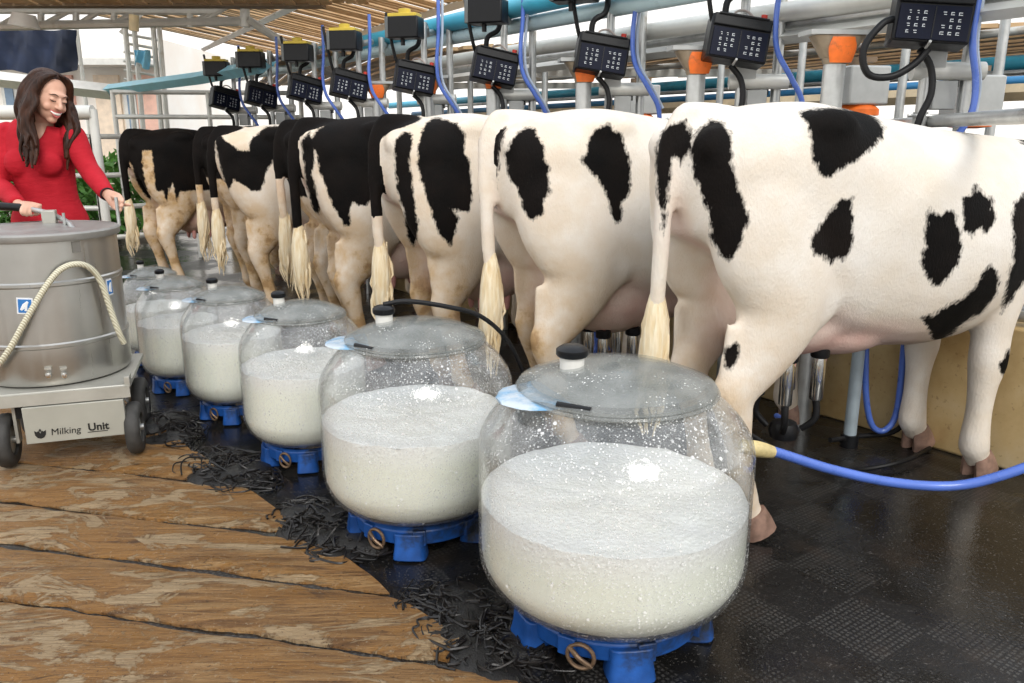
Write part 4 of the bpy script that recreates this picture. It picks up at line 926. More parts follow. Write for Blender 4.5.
# milking cluster hanging under the nearest cow
def make_cluster():
    r = empty('milking_cluster', (0, 0, 0))
    for k, (x, y) in enumerate(((-.075, -.07), (.075, -.07), (-.075, .07), (.075, .07))):
        c_ = MB().lathe([(.020, -.17), (.024, -.165), (.025, -.03), (.022, .0)], 20, (x, y, 0)).build('teat_cup', simple('polished_steel', (.70, .70, .68), .16, 1.0, .08, 20, .03), r)
        MB().lathe([(.030, -.005), (.034, .0), (.034, .03), (.018, .038), (.001, .038)], 20, (x, y, 0)).build('rubber_mouth', M_rubber(), c_)
        MB().loft([(x, y, -.16), (x, y * 1.1, -.24), (x * .6, y * .6, -.29)], [.014, .013, .012], n=10, k=4).build('liner_tube', M_rubber(), r)
    MB().lathe([(.001, -.34), (.05, -.33), (.058, -.30), (.045, -.27), (.001, -.262)], 24).build('claw', M_black(), r)
    MB().loft([(.03, 0, -.31), (.10, .05, -.34), (.18, .14, -.36), (.25, .3, -.38)], .012, n=8, k=4).build('long_milk_tube', M_bluehose(), r)
    return r
CL = make_cluster()
for i, (x, y, yaw, z, lab) in enumerate(((.80 + .26 * math.cos(math.radians(25)), 2.76 + .26 * math.sin(math.radians(25)), math.radians(25), .585, 'milking cluster with shiny steel cups hanging under the udder of the nearest cow'), (.21 + .26 * math.cos(math.radians(22)), 3.46 + .26 * math.sin(math.radians(22)), math.radians(22), .50, 'milking cluster with steel cups under the second nearest cow, mostly hidden by a jar lid'))):
    c_ = CL if i == 0 else link_copy(CL)
    c_.location = (x, y, z); c_.rotation_euler = (0, 0, yaw); tag(c_, lab, 'milking cluster', 'milking clusters')
o = MB().loft([P(608, 350, 3.9), P(600, 335, 3.9), P(592, 320, 3.9), P(597, 345, 3.9), P(585, 362, 3.9), P(560, 366, 3.9)], .014, n=10, k=6).build('blue_hose', M_bluehose()); tag(o, 'dark blue hose behind the hind leg of the second nearest cow', 'hose')

# ------------------------------------------------------------ roofs
def M_slat():
    m, nt, b = mk('weathered_roof_slats'); v = texco(nt); n = noise(nt, v, 4, 5)
    L(nt, ramp(nt, n, [(.3, (.46, .29, .14)), (.7, (.70, .50, .30))]), b.inputs['Base Color']); b.inputs['Roughness'].default_value = .7
    L(nt, b.inputs['Base Color'].links[0].from_socket, b.inputs['Base Color']); return m
MSL = M_slat()
def slat_roof(o, along, across, nl, wid, ln, gap, th, name='ceiling', z0=None):
    """slats lie along `across`, repeated along `along`"""
    mb = MB(); rr = random.Random(9)
    a = along.normalized(); c_ = across.normalized(); nn = a.cross(c_).normalized()
    for i in range(nl):
        p = o + a * (i * (wid + gap)); w2 = wid
        dz = rr.uniform(-.012, .012)
        q = [p, p + a * w2, p + a * w2 + across * ln, p + across * ln]
        q = [x + nn * dz for x in q]; q2 = [x + nn * th for x in q]
        mb.add(q + q2, [(0, 1, 2, 3), (7, 6, 5, 4), (0, 4, 5, 1), (1, 5, 6, 2), (2, 6, 7, 3), (3, 7, 4, 0)])
    ob = mb.build(name, MSL, smooth=False); tag(ob, kind='structure'); return ob
# left roof: eave just above the cyan pipe, rising toward the left
LEFT = -INW
eave0 = onz(470, 0, 2.62); eave1 = onz(330, 42, 2.62)
ed = (eave1 - eave0).normalized(); LE = Vector((-ed.y, ed.x, 0)) * 1.0
up_ = (LE + Vector((0, 0, .16))).normalized()
slat_roof(eave0 - ed * .5, ed, up_, 52, .085, 3.4, .05, .02)
MB().loft([eave0 - ed * .5, eave0 + ed * 7.2], [(.05, .06)] * 2, n=4, up=(0, 0, 1)).build('trim_1', M_pipe(), kind='structure')
for k, d_ in enumerate((1.1, 2.3)):
    q = up_ * d_ - Vector((0, 0, .06))
    MB().loft([eave0 + q - ed * .5, eave0 + ed * 7.2 + q], [(.04, .05)] * 2, n=4, up=(0, 0, 1)).build('trim_%d' % (k + 2), M_pipe(), kind='structure')
# far roof over the other milking line
ff = Vector((-3.2, 9.5, 2.30))
slat_roof(Vector((-2.2, 8.2, 2.12)), Vector((1, -.35, 0)), Vector((-.35, 1, .012)), 90, .12, 6.5, .05, .03)
for k, y in enumerate((9.6, 12.0)):
    MB().box((5.0, y, 2.06), (12, .08, .08)).build('trim_%d' % (k + 4), M_pipe(), kind='structure')
# truss at the far left
def make_truss():
    r = empty('roof_truss', (0, 0, 0), label='pale steel roof truss crossing the upper left of the picture', cat='truss')
    Y = 8.6; a = P(-140, 29, Y); b_ = P(250, 21, Y); c_ = P(345, 82, Y + .6); t0 = P(-140, 8, Y); t1 = P(215, 10, Y)
    MB().loft([a, b_, c_], [(.045, .045)] * 3, n=8).build('bottom_chord', M_pipe(), r)
    MB().loft([t0, t1, P(320, -60, Y)], [(.04, .05)] * 3, n=8).build('top_chord', M_pipe(), r)
    for u in (-60, 41, 76, 114, 190, 245):
        MB().cyl(P(u, -12, Y), P(u, 27, Y), .032 if u < 240 else .05, 10).build('upright', M_pipe(), r)
    for u0, v0, u1, v1 in ((41, 26, 78, 6), (76, 26, 114, 2), (0, 26, 30, 8), (190, 24, 245, -4), (114, 24, 150, 3), (200, 22, 290, -30)):
        MB().cyl(P(u0, v0, Y), P(u1, v1, Y), .028, 8).build('brace', M_pipe(), r)
    return r
make_truss()
slat_roof(P(-120, 2, 8.4) , Vector((1, 0, 0)), Vector((0, -1, .10)), 40, .10, 1.6, .02, .02)
MB().box(P(20, 0, 8.5), (6, .2, .14)).build('trim_8', simple('brown_fascia', (.20, .14, .08), .7), kind='structure')
# ------------------------------------------------------------ steel tank cart
def M_brushed():
    m, nt, b = mk('brushed_stainless'); v = texco(nt, (60, 60, 1.2)); n = noise(nt, v, 1.0, 4); v2 = texco(nt); n2 = noise(nt, v2, 3, 5)
    L(nt, ramp(nt, n2, [(.3, (.46, .45, .42)), (.7, (.60, .59, .56))]), b.inputs['Base Color'])
    b.inputs['Metallic'].default_value = .9; L(nt, ramp(nt, n, [(.3, .27), (.7, .40)]), b.inputs['Roughness']); bump(nt, b, n, .04, .002); return m
MBS = M_brushed()
MCH = simple('satin_grey_metal', (.46, .45, .40), .42, .35, .08, 10, .05, ((.30, .27, .22), .64))
cart = empty('tank_cart', (-2.0, 3.5, 0), math.radians(18.2), 'stainless steel milk tank on a small wheeled cart with a lettered front panel', 'tank cart')
tx, ty = -.057, .02
prof = [(.001, .335), (.27, .335), (.292, .345), (.30, .365)]
for zz in (.515, .775):
    prof += [(.300, zz - .012), (.3055, zz - .006), (.3055, zz + .006), (.300, zz + .012)]
prof += [(.300, .955), (.001, .955)]
MB().lathe(prof, 72, (tx, ty, 0)).build('tank', MBS, cart)
MB().lathe([(.298, .948), (.312, .948), (.316, .955), (.316, .975), (.310, .982), (.296, .984), (.29, .980), (.20, .988), (.08, .994), (.001, .995)], 72, (tx, ty, 0)).build('lid', simple('grey_stained_lid', (.34, .33, .31), .45, .5, .12, 9, .1, ((.14, .12, .10), .66)), cart)
MB().box((-.01, -.05, .325), (.56, .54, .022)).build('plate', MCH, cart, bevel=.004)
MB().box((-.005, -.321, .305), (.55, .012, .05)).build('plate_edge', MCH, cart)
MB().box((.048, -.318, .195), (.385, .03, .16)).build('front_panel', simple('grey_panel', (.42, .415, .36), .45, .2, .05, 8, .04), cart, bevel=.003)
MB().box((0, 0, .26), (.36, .56, .09)).build('underframe', M_black(), cart)
MB().box((.262, -.29, .345), (.022, .06, .05)).build('corner_bracket', MCH, cart, bevel=.002)
def wheel(x, y):
    w_ = MB()
    w_.lathe([(.066, -.028), (.100, -.030), (.112, -.022), (.116, -.010), (.116, .010), (.112, .022), (.100, .030), (.066, .028)], 36, closed=True, M=Matrix.Translation((x, y, .116)) @ Matrix.Rotation(PI / 2, 4, 'Y'))
    o = w_.build('wheel', simple('worn_rubber_tyre', (.045, .043, .040), .7, 0, .4, 20, .4), cart)
    MB().lathe([(.001, -.020), (.03, -.020), (.068, -.014), (.068, .014), (.03, .020), (.001, .020)], 28, M=Matrix.Translation((x, y, .116)) @ Matrix.Rotation(PI / 2, 4, 'Y')).build('hub', MCH, o)
    MB().cyl((x - .036, y, .116), (x + .036, y, .116), .014, 12).build('axle', M_steel(), o)
    s_ = 1 if x > 0 else -1
    MB().box((x - s_ * .045, y, .20), (.012, .05, .19)).build('wheel_fork', MCH, cart)
for x, y in ((-.235, -.25), (.262, -.25), (-.225, .14), (.245, .14)): wheel(x, y)
def text_mesh(s, size, extr=.0008, bold=0, shear=0):
    cu = bpy.data.curves.new('t', 'FONT'); cu.body = s; cu.size = size; cu.extrude = extr; cu.offset = bold; cu.shear = shear
    o = bpy.data.objects.new('t', cu); COL.objects.link(o); dg = bpy.context.evaluated_depsgraph_get()
    me = bpy.data.meshes.new_from_object(o.evaluated_get(dg)); bpy.data.objects.remove(o); return me
MINK = simple('black_lettering', (.012, .012, .012), .5)
for s, size, x, z, b_, sh in (('Milking', .040, -.050, .147, .0, .1), ('Unit', .046, .092, .150, .0012, 0)):
    me = text_mesh(s, size, .0008, b_, sh); me.materials.append(MINK)
    o = bpy.data.objects.new('lettering', me); COL.objects.link(o); o.parent = cart; o.location = (x, -.3342, z); o.rotation_euler = (PI / 2, 0, 0)
    o['label'] = 'black word %s on the panel' % s
MB().box((.128, -.334, .143), (.078, .0015, .003)).build('underline', MINK, cart)
lg = MB()
def petal(cx, cz, pts):
    lg.add([(cx + x, -.3335, cz + z) for x, z in pts] + [(cx + x, -.3350, cz + z) for x, z in pts], [tuple(range(len(pts)))[::-1], tuple(range(len(pts), 2 * len(pts)))] + [(i, (i + 1) % len(pts), (i + 1) % len(pts) + len(pts), i + len(pts)) for i in range(len(pts))])
petal(-.088, .158, [(0, -.022), (.012, -.018), (.020, -.006), (.022, .014), (.012, .008), (.006, .013), (.001, .002), (0, .002)])
petal(-.088, .158, [(0, -.022), (0, .002), (-.001, .002), (-.006, .013), (-.012, .008), (-.022, .014), (-.020, -.006), (-.012, -.018)])
petal(-.088, .158, [(0, .006), (.005, .016), (0, .021), (-.005, .016)])
lg.build('tulip_logo', MINK, cart, smooth=False)
cinv = Matrix.Translation((-2.0, 3.5, 0)) @ Matrix.Rotation(math.radians(18.2), 4, 'Z')
cinv = cinv.inverted()
def CP(u, v, Y): return cinv @ P(u, v, Y)
def on_tank(u, v, extra=.0):
    """point on the side of the tank seen at (u,v), in cart space"""
    o_ = cinv @ Vector((0, 0, CH)); d = (cinv.to_3x3() @ (P(u, v, 3) - Vector((0, 0, CH)))).normalized()
    ox, oy = o_.x - tx, o_.y - ty; R = .300 + extra
    a = d.x ** 2 + d.y ** 2; b2 = ox * d.x + oy * d.y; c = ox * ox + oy * oy - R * R
    D_ = max(0, b2 * b2 - a * c); t = (-b2 - math.sqrt(D_)) / a; return o_ + d * t
MBL = simple('sticker_blue', (.03, .18, .50), .4); MWH = simple('sticker_white', (.80, .82, .84), .4)
for (u, v, w_, h_, rot) in ((25, 306, .060, .068, .08), (109.5, 287, .034, .072, -.05)):
    p = on_tank(u, v, .001); a = math.atan2(p.x - tx, -(p.y - ty))
    R = Matrix.Translation(p) @ Matrix.Rotation(a, 4, 'Z') @ Matrix.Rotation(rot, 4, 'Y')
    st_ = MB().box((0, 0, 0), (w_, .003, h_), M=R).build('sticker', MWH, cart)
    m = MB().box((0, -.0020, 0), (w_ * .82, .002, h_ * .82), M=R).build('sticker_field', MBL, st_)
    m = MB().loft([(-w_ * .25, -.0035, -h_ * .25), (0, -.0035, h_ * .02), (w_ * .2, -.0035, h_ * .28)], [(.004, .0008), (.010, .0008), (.004, .0008)], n=8, M=R)
    m.loft([(w_ * .05, -.0035, -h_ * .3), (w_ * .12, -.0035, h_ * .05)], [(.005, .0008), (.003, .0008)], n=8, M=R); m.build('sticker_figure', MWH, st_)
p = on_tank(76, 247); a = math.atan2(p.x - tx, -(p.y - ty)); R = Matrix.Translation(p) @ Matrix.Rotation(a, 4, 'Z')
MB().box((0, -.002, 0), (.034, .004, .045), M=R).build('maker_plate', simple('engraved_steel', (.30, .29, .27), .4, .7), cart)
for u, v in ((49, 374.5), (64, 374.5)):
    p = on_tank(u, v); a = math.atan2(p.x - tx, -(p.y - ty)); R = Matrix.Translation(p) @ Matrix.Rotation(a, 4, 'Z')
    MB().lathe([(.001, .026), (.010, .025), (.014, .018), (.014, .010), (.009, .006), (.009, -.004)], 16, M=R @ Matrix.Rotation(PI / 2, 4, 'X')).build('valve', simple('chrome', (.8, .8, .78), .12, 1.0), cart)
    MB().box((0, -.006, .028), (.026, .010, .008), M=R).build('valve_tab', MCH, cart)
# handle: black grip, steel rod bending down onto the lid, clamp
gr0, gr1 = CP(-14, 205, 3.74), CP(27, 208, 3.70)
MB().loft([gr0, gr1], [.019, .018], n=14).build('grip', M_black(), cart)
pts = [CP(25, 208, 3.70), CP(45, 212, 3.66), CP(58, 217, 3.60), CP(70, 224, 3.50), CP(77, 236, 3.40)]
MB().loft(pts, .011, n=12, k=5).build('handle_rod', M_steel(), cart)
q = CP(50, 220, 3.58); MB().box((q.x, q.y, 1.015), (.055, .05, .07)).build('clamp', MCH, cart, bevel=.004)
q = CP(65, 226, 3.50); MB().cyl((q.x, q.y, .985), (q.x, q.y, 1.045), .006, 8).build('rod_stay', M_steel(), cart)
q = CP(118, 215, 3.66); MB().cyl((q.x, q.y, .97), (q.x, q.y, 1.10), .0075, 10).build('upright_rod', M_steel(), cart)
# cream braided hose looped over the front of the tank
def M_braid():
    m, nt, b = mk('cream_braided_hose'); v = texco(nt); wv = N(nt, 'ShaderNodeTexWave'); wv.inputs['Scale'].default_value = 42; wv.inputs['Distortion'].default_value = .6; wv.bands_direction = 'DIAGONAL'
    L(nt, v, wv.inputs[0]); c = ramp(nt, wv.outputs['Fac'], [(.1, (.48, .44, .30)), (.5, (.74, .71, .56))])
    L(nt, c, b.inputs['Base Color']); b.inputs['Roughness'].default_value = .5; bump(nt, b, wv.outputs['Fac'], .5, .004); return m
pts = [on_tank(-8, 372, .035), on_tank(8, 352, .035), on_tank(26, 320, .035), on_tank(45, 288, .035), on_tank(60, 270, .035), on_tank(76, 264, .035), on_tank(90, 268, .035), on_tank(101, 282, .035), on_tank(110, 308, .04), on_tank(118, 330, .05), on_tank(124, 343, .05)]
MB().loft(pts, .0125, n=12, k=6).build('braided_hose', M_braid(), cart)

# ------------------------------------------------------------ the woman
def M_skin():
    m, nt, b = mk('skin'); v = texco(nt); n = noise(nt, v, 12, 3)
    L(nt, ramp(nt, n, [(.3, (.66, .36, .25)), (.7, (.74, .45, .33))]), b.inputs['Base Color']); b.inputs['Roughness'].default_value = .5
    b.inputs['Subsurface Weight'].default_value = .0; return m
def M_hair():
    m, nt, b = mk('brown_hair'); v = texco(nt, (1, 1, .10)); n = noise(nt, v, 120, 3); n2 = noise(nt, texco(nt), 9, 3)
    c = ramp(nt, n, [(.3, (.010, .004, .0025)), (.7, (.048, .019, .010))])
    L(nt, mixc(nt, ramp(nt, n2, [(.45, 0.0), (.75, .5)]), c, (.10, .035, .015)), b.inputs['Base Color'])
    b.inputs['Roughness'].default_value = .5; b.inputs['Specular IOR Level'].default_value = .25; bump(nt, b, n, .6, .006); return m
def M_sweater():
    m, nt, b = mk('red_sweater'); v = texco(nt); n = noise(nt, v, 9, 4); n2 = noise(nt, texco(nt, (1, 1, 3)), 14, 3, .6, .5)
    L(nt, ramp(nt, n, [(.3, (.40, .010, .020)), (.7, (.50, .018, .032))]), b.inputs['Base Color']); b.inputs['Roughness'].default_value = .8
    b.inputs['Specular IOR Level'].default_value = .2; bump(nt, b, n2, .25, .02); return m
W0 = Vector((-2.35, 4.10, 0))
def WP(u, v, Y): return P(u, v, Y) - W0
MSK = M_skin()
HC = Vector((.110, -.060, 1.553))
HR = (Matrix.Rotation(math.radians(58), 3, 'Z') @ Matrix.Rotation(math.radians(20), 3, 'X') @ Matrix.Rotation(math.radians(10), 3, 'Y'))
def H(x, y, z): return HC + HR @ Vector((x, y, z))
bm_ = MB()
tor = [((0, 0, .86), (.165, .115)), ((0, 0, .96), (.170, .115)), ((0, 0, 1.08), (.130, .092)), ((0, 0, 1.18), (.132, .092)), ((0, -.005, 1.27), (.145, .10)), ((.0, 0, 1.35), (.155, .09)), ((.005, 0, 1.405), (.125, .07)), ((.02, 0, 1.435), (.062, .055)), ((.045, -.02, 1.47), (.052, .052)), (tuple(H(0, .02, -.03)), (.052, .055))]
bm_.loft([t[0] for t in tor], [t[1] for t in tor], n=22, up=(1, 0, 0), k=3)
EL_R = Vector((-.235, -.02, 1.13)); WR_R = WP(18, 204, 3.80); HN_R = WP(30, 205, 3.73)
EL_L = Vector((.245, -.06, 1.20)); WR_L = WP(107, 194, 3.86); HN_L = WP(116, 201, 3.76)
SH_R = Vector((-.165, 0, 1.365)); SH_L = Vector((.165, 0, 1.365))
EL_R = WP(-2, 184, 4.02)
EL_L = WP(88, 168, 4.05)
def arm(mb, sh, el, wr, ex=0):
    mb.loft([sh + Vector((-.03 if sh.x > 0 else .03, 0, .01)), sh, sh.lerp(el, .5), el, el.lerp(wr, .35), wr], [.045 + ex, .052 + ex, .044 + ex, .037 + ex, .036 + ex, .024 + ex], n=16, k=4)
arm(bm_, SH_R, EL_R, WR_R); arm(bm_, SH_L, EL_L, WR_L)
def hand(mb, wr, hn, side, fdir, curl):
    """wr wrist, hn palm centre, side = across the knuckles, fdir = way the fingers leave the palm, curl = way they bend"""
    ax = (hn - wr).normalized()
    side = (side - ax * side.dot(ax)).normalized()
    nrm = ax.cross(side)
    mb.loft([wr, wr.lerp(hn, .5), hn, hn + ax * .032], [(.024, .018), (.034, .017), (.041, .016), (.040, .013)], n=14, up=side, k=3)
    kn = hn + ax * .028
    for i, (o_, l) in enumerate(((-.029, .92), (-.010, 1.04), (.010, 1.0), (.028, .80))):
        a = kn + side * o_; f = fdir.normalized(); c_ = curl.normalized()
        p1 = a + f * .026 * l + c_ * .012; p2 = p1 + f * .010 * l + c_ * .026 * l; p3 = p2 + c_ * .014 * l - f * .018 * l
        mb.loft([a - f * .012, a, p1, p2, p3], [.0098, .0100, .0092, .0084, .0066], n=10, k=3)
    return nrm
gdir = (P(27, 208, 3.70) - P(-14, 205, 3.74)).normalized()
hand(bm_, WR_R, HN_R, gdir, Vector((0, -1, .15)), Vector((0, -.35, -1)))
bm_.loft([HN_R + gdir * .03 + Vector((0, .02, -.012)), HN_R + gdir * .045 + Vector((0, 0, -.03)), HN_R + gdir * .03 + Vector((0, -.025, -.042))], [.011, .010, .008], n=10, k=3)
hand(bm_, WR_L, HN_L, Vector((.25, .3, .9)), Vector((.75, -.5, -.25)), Vector((.2, -.9, -.3)))
bm_.loft([HN_L + Vector((-.01, -.01, .02)), HN_L + Vector((.015, -.035, .02)), HN_L + Vector((.045, -.05, .005))], [.011, .010, .0075], n=10, k=3)
bm_.loft([HN_L + Vector((.01, -.012, -.012)), HN_L + Vector((.045, -.02, -.016)), HN_L + Vector((.082, -.026, -.016))], [.010, .0088, .0065], n=10, k=3)
for sx in (-1, 1):
    bm_.loft([(sx * .085, 0, .92), (sx * .095, -.005, .70), (sx * .095, -.01, .48), (sx * .10, .01, .30), (sx * .10, .015, .10)], [.085, .078, .052, .050, .034], n=16, k=3)
    bm_.loft([(sx * .10, .04, .05), (sx * .105, -.05, .045), (sx * .11, -.14, .025)], [(.034, .04), (.038, .032), (.038, .018)], n=12, up=(1, 0, 0), k=2)
# head
def he(c, r): bm_.ell(H(*c), r, 20, 14, R=HR)
he((0, .018, .035), (.074, .090, .074)); he((0, -.022, -.018), (.0615, .072, .082)); he((0, -.028, -.055), (.050, .060, .052))
he((0, -.062, -.092), (.024, .024, .021)); he((-.033, -.062, -.033), (.024, .022, .022)); he((.033, -.062, -.033), (.024, .022, .022))
he((0, -.070, .030), (.045, .022, .016))
for sx in (-1, 1):
    he((sx * .029, -.079, .008), (.0145, .012, .0095)); he((sx * .072, .005, -.008), (.010, .018, .028))
    he((sx * .010, -.101, -.026), (.0075, .008, .006))
bm_.loft([H(0, -.088, .016), H(0, -.099, -.004), H(0, -.110, -.022), H(0, -.104, -.030)], [.008, .0095, .0115, .008], n=12, k=3)
woman = remeshed(bm_, 'person', MSK, .0045, 4)
woman.location = W0
tag(woman, 'smiling woman with long brown hair in a red sweater, both hands on the tank cart', 'person')
# lips, teeth, eyes, brows
MLIP = simple('lips', (.55, .13, .12), .4); MTH = simple('teeth', (.85, .82, .76), .3); MDK = simple('lashes', (.02, .012, .01), .6)
lm = MB()
lm.loft([H(-.028, -.080, -.043), H(-.014, -.0925, -.0475), H(0, -.096, -.048), H(.014, -.0925, -.0475), H(.028, -.080, -.043)], [.0015, .0038, .0036, .0038, .0015], n=8, k=4)
lm.loft([H(-.028, -.080, -.044), H(-.015, -.092, -.063), H(0, -.096, -.070), H(.015, -.092, -.063), H(.028, -.080, -.044)], [.0015, .0040, .0048, .0040, .0015], n=8, k=4)
lm.build('lips', MLIP, woman)
MB().loft([H(-.026, -.083, -.049), H(-.010, -.0955, -.055), H(.010, -.0955, -.055), H(.026, -.083, -.049)], [(.003, .003), (.0065, .0040), (.0065, .0040), (.003, .003)], n=10, k=4, up=(0, 0, 1)).build('teeth', MTH, woman)
for sx in (-1, 1):
    MB().loft([H(sx * .016, -.090, .004), H(sx * .028, -.0925, .0005), H(sx * .042, -.083, .005)], [.0010, .0019, .0010], n=6, k=4).build('eyelashes', MDK, woman)
    MB().loft([H(sx * .013, -.0925, .029), H(sx * .030, -.0925, .035), H(sx * .046, -.078, .028)], [.0014, .0026, .0012], n=6, k=4).build('eyebrow', simple('brow', (.06, .03, .018), .7), woman)
# sweater
sw = MB()
tor = [((0, 0, .90), (.190, .135)), ((0, 0, .97), (.186, .130)), ((0, 0, 1.06), (.152, .108)), ((0, 0, 1.16), (.148, .106)), ((0, -.005, 1.26), (.160, .112)), ((0, 0, 1.34), (.168, .10)), ((0, .004, 1.385), (.158, .086)), ((0, .010, 1.412), (.132, .076)), ((.005, .014, 1.432), (.085, .064))]
sw.loft([t[0] for t in tor], [t[1] for t in tor], n=24, up=(1, 0, 0), k=3)
for sx in (-1, 1): sw.ell((sx * .072 + .004, -.080, 1.24), (.070, .056, .070))
arm(sw, SH_R, EL_R, WR_R, .013); arm(sw, SH_L, EL_L, WR_L, .013)
swo = remeshed(sw, 'sweater', M_sweater(), .007, 6, woman)
# scooped neckline: skin shows where the sweater is cut away
import bmesh
b2 = bmesh.new(); b2.from_mesh(swo.data)
dl = [v for v in b2.verts if ((v.co.x - .012) / .068) ** 2 + ((v.co.z - 1.425) / .092) ** 2 < 1 and v.co.y < .02]
bmesh.ops.delete(b2, geom=dl, context='VERTS'); 
for v in b2.verts:
    if v.is_boundary:
        f_ = math.sqrt(((v.co.x - .012) / .068) ** 2 + ((v.co.z - 1.425) / .092) ** 2)
        if f_ < 1.4: v.co.x = .012 + (v.co.x - .012) / f_; v.co.z = 1.425 + (v.co.z - 1.425) / f_
b2.to_mesh(swo.data); b2.free()
so_ = swo.modifiers.new('cloth', 'SOLIDIFY'); so_.thickness = .004
# chest skin under the neckline
ck = MB(); ck.loft([(.01, -.040, 1.32), (.01, -.034, 1.37), (.02, -.018, 1.42), (.035, -.01, 1.46)], [(.10, .052), (.095, .048), (.060, .042), (.050, .045)], n=20, up=(1, 0, 0), k=3)
ckm = ck.build('neckline_skin', MSK, woman)
tr_ = MB()
for sx in (-1, 1): tr_.loft([(sx * .06, 0, .95), (sx * .088, 0, .86), (sx * .096, -.005, .68), (sx * .096, -.01, .48), (sx * .10, .01, .28), (sx * .10, .015, .07)], [(.105, .12), (.098, .105), (.090, .092), (.066, .066), (.062, .064), (.058, .058)], n=18, up=(1, 0, 0), k=3)
remeshed(tr_, 'trousers', simple('dark_denim', (.02, .03, .06), .8, 0, .3, 20, .3), .009, 3, woman)
for sx in (-1, 1):
    MB().loft([(sx * .10, .06, .045), (sx * .10, .0, .055), (sx * .108, -.09, .045), (sx * .112, -.19, .028)], [(.040, .045), (.046, .055), (.050, .045), (.036, .028)], n=16, up=(1, 0, 0), k=3, ex=.8).build('boot', M_rubber(), woman)
q = WR_L + (HN_L - WR_L) * .05
MB().torus((0, 0, 0), .029, .004, 24, 8, M=Matrix.Translation(q) @ (HN_L - WR_L).to_track_quat('Z', 'X').to_matrix().to_4x4()).build('bracelet', M_black(), woman)
# hair
hr = MB(); rr = random.Random(11)
hr.ell(H(0, .036, .046), (.086, .090, .078), 20, 14, R=HR)
hr.ell(H(0, .045, -.01), (.080, .070, .085), 18, 12, R=HR)
hr.ell(H(0, .060, -.085), (.072, .045, .095), 18, 12, R=HR)
for k in range(64):
    side = -1 if k % 2 else 1
    t = rr.random()
    a = t ** .8 * 2.5                     # from the temple round to the nape
    bx = math.sin(.35 + a * .0) 
    ang = -1.10 + a                      # -pi/2 is the face
    cx, cy = math.cos(ang), math.sin(ang)
    p0 = H(side * .012, -.045 + .05 * t, .118)
    p1 = H(side * (.055 + .01 * rr.random()), -.040 + .075 * t, .088)
    p2 = H(side * (.080 + .012 * rr.random()), -.030 + .095 * t, .010)
    fall = rr.uniform(.20, .34) if side > 0 else rr.uniform(.22, .36)
    out = rr.uniform(-.012, .03) if side > 0 else rr.uniform(-.01, .05)
    fwd = -.075 * (1 - t) 
    z2 = p2.z
    base = Vector((p2.x, p2.y, 0))
    sx = side * out
    pts = [p0, p1, p2]
    ph = rr.uniform(0, 6)
    n_ = 6
    for j in range(1, n_ + 1):
        f = j / n_
        pts.append(Vector((base.x + sx * f + side * .018 * math.sin(f * 3.1) + .012 * math.sin(ph + f * 8), base.y + fwd * f + .008 * math.cos(ph + f * 7), z2 - fall * f)))
    r0 = rr.uniform(.011, .018)
    hr.loft(pts, [.006, r0, r0 * 1.1] + [r0 * (1.15 - .75 * (j / n_) ** 2) for j in range(1, n_ + 1)], n=8, k=3)
hr.loft([H(.045, .03, .0), H(.06, .045, -.07), (.165, -.01, 1.43), (.170, -.055, 1.34), (.165, -.08, 1.26)], [.03, .034, .030, .022, .010], n=10, k=3)
hr.ell((.118, .03, 1.43), (.045, .03, .075))
remeshed(hr, 'hair', M_hair(), .0045, 1, woman)
# ------------------------------------------------------------ yard behind
def M_facade():
    m, nt, b = mk('pale_render'); v = texco(nt); n = noise(nt, v, 1.2, 5)
    L(nt, ramp(nt, n, [(.3, (.90, .82, .73)), (.7, (.95, .93, .88))]), b.inputs['Base Color']); b.inputs['Roughness'].default_value = .8; return m
MB().box((0, 30, -.06), (120, 50, .04)).build('ground', simple('pale_yard_concrete', (.55, .54, .52), .6, 0, .1, 2, .1), kind='structure')
b = empty('farm_building', (0, 0, 0), label='pale cream building with a blue shuttered window behind the woman', cat='building')
Y = 17.0
c0 = P(-260, 200, Y); c1 = P(175, 200, Y)
MB().box(((c0.x + c1.x) / 2, Y + 3, 1.6), (c1.x - c0.x, 6, 3.3)).build('wall', M_facade(), b)
for (u0, u1, v0, v1) in ((5, 17, 82, 108), (60, 66, 95, 150), (-60, -45, 82, 108), (128, 136, 95, 130)):
    p0 = P(u0, v0, Y - .05); p1 = P(u1, v1, Y - .05)
    w = MB().box(((p0.x + p1.x) / 2, Y - .03, (p0.z + p1.z) / 2), (p1.x - p0.x + .16, .12, p0.z - p1.z + .16)).build('window_frame', M_white(), b)
    g = MB().box(((p0.x + p1.x) / 2, Y - .10, (p0.z + p1.z) / 2), (p1.x - p0.x, .04, p0.z - p1.z)).build('pane', simple('blue_grey_glass', (.18, .26, .36), .15), w)
for (u, wd, col) in ((70, .35, (.75, .42, .34)), (112, .5, (.85, .70, .55)), (150, .4, (.80, .50, .40))):
    p = P(u, 130, Y - .06); MB().box((p.x, Y - .03, 1.3), (wd, .1, 2.5)).build('pilaster', simple('tinted_render_%d' % u, col, .8), b)
MB().box(((c0.x + c1.x) / 2, Y - .35, 2.75), (c1.x - c0.x, .8, .12)).build('eave', M_white(), b)
# long white beam with cyan section under the shade roof
A_ = P(-120, 66, 11); B_ = P(112, 92, 11); o = MB().loft([A_, B_], [(.10, .14)] * 2, n=4, up=(0, 0, 1)).build('white_beam', M_white()); tag(o, 'long white beam behind the head of the woman', 'beam')
o = MB().loft([P(108, 90, 11), P(200, 78, 9.6), P(262, 66, 8.4)], [(.07, .10)] * 3, n=4, up=(0, 0, 1)).build('cyan_gutter', simple('pale_cyan_paint', (.30, .62, .74), .4)); tag(o, 'pale cyan gutter leading from the white beam to the cyan pipe', 'gutter')
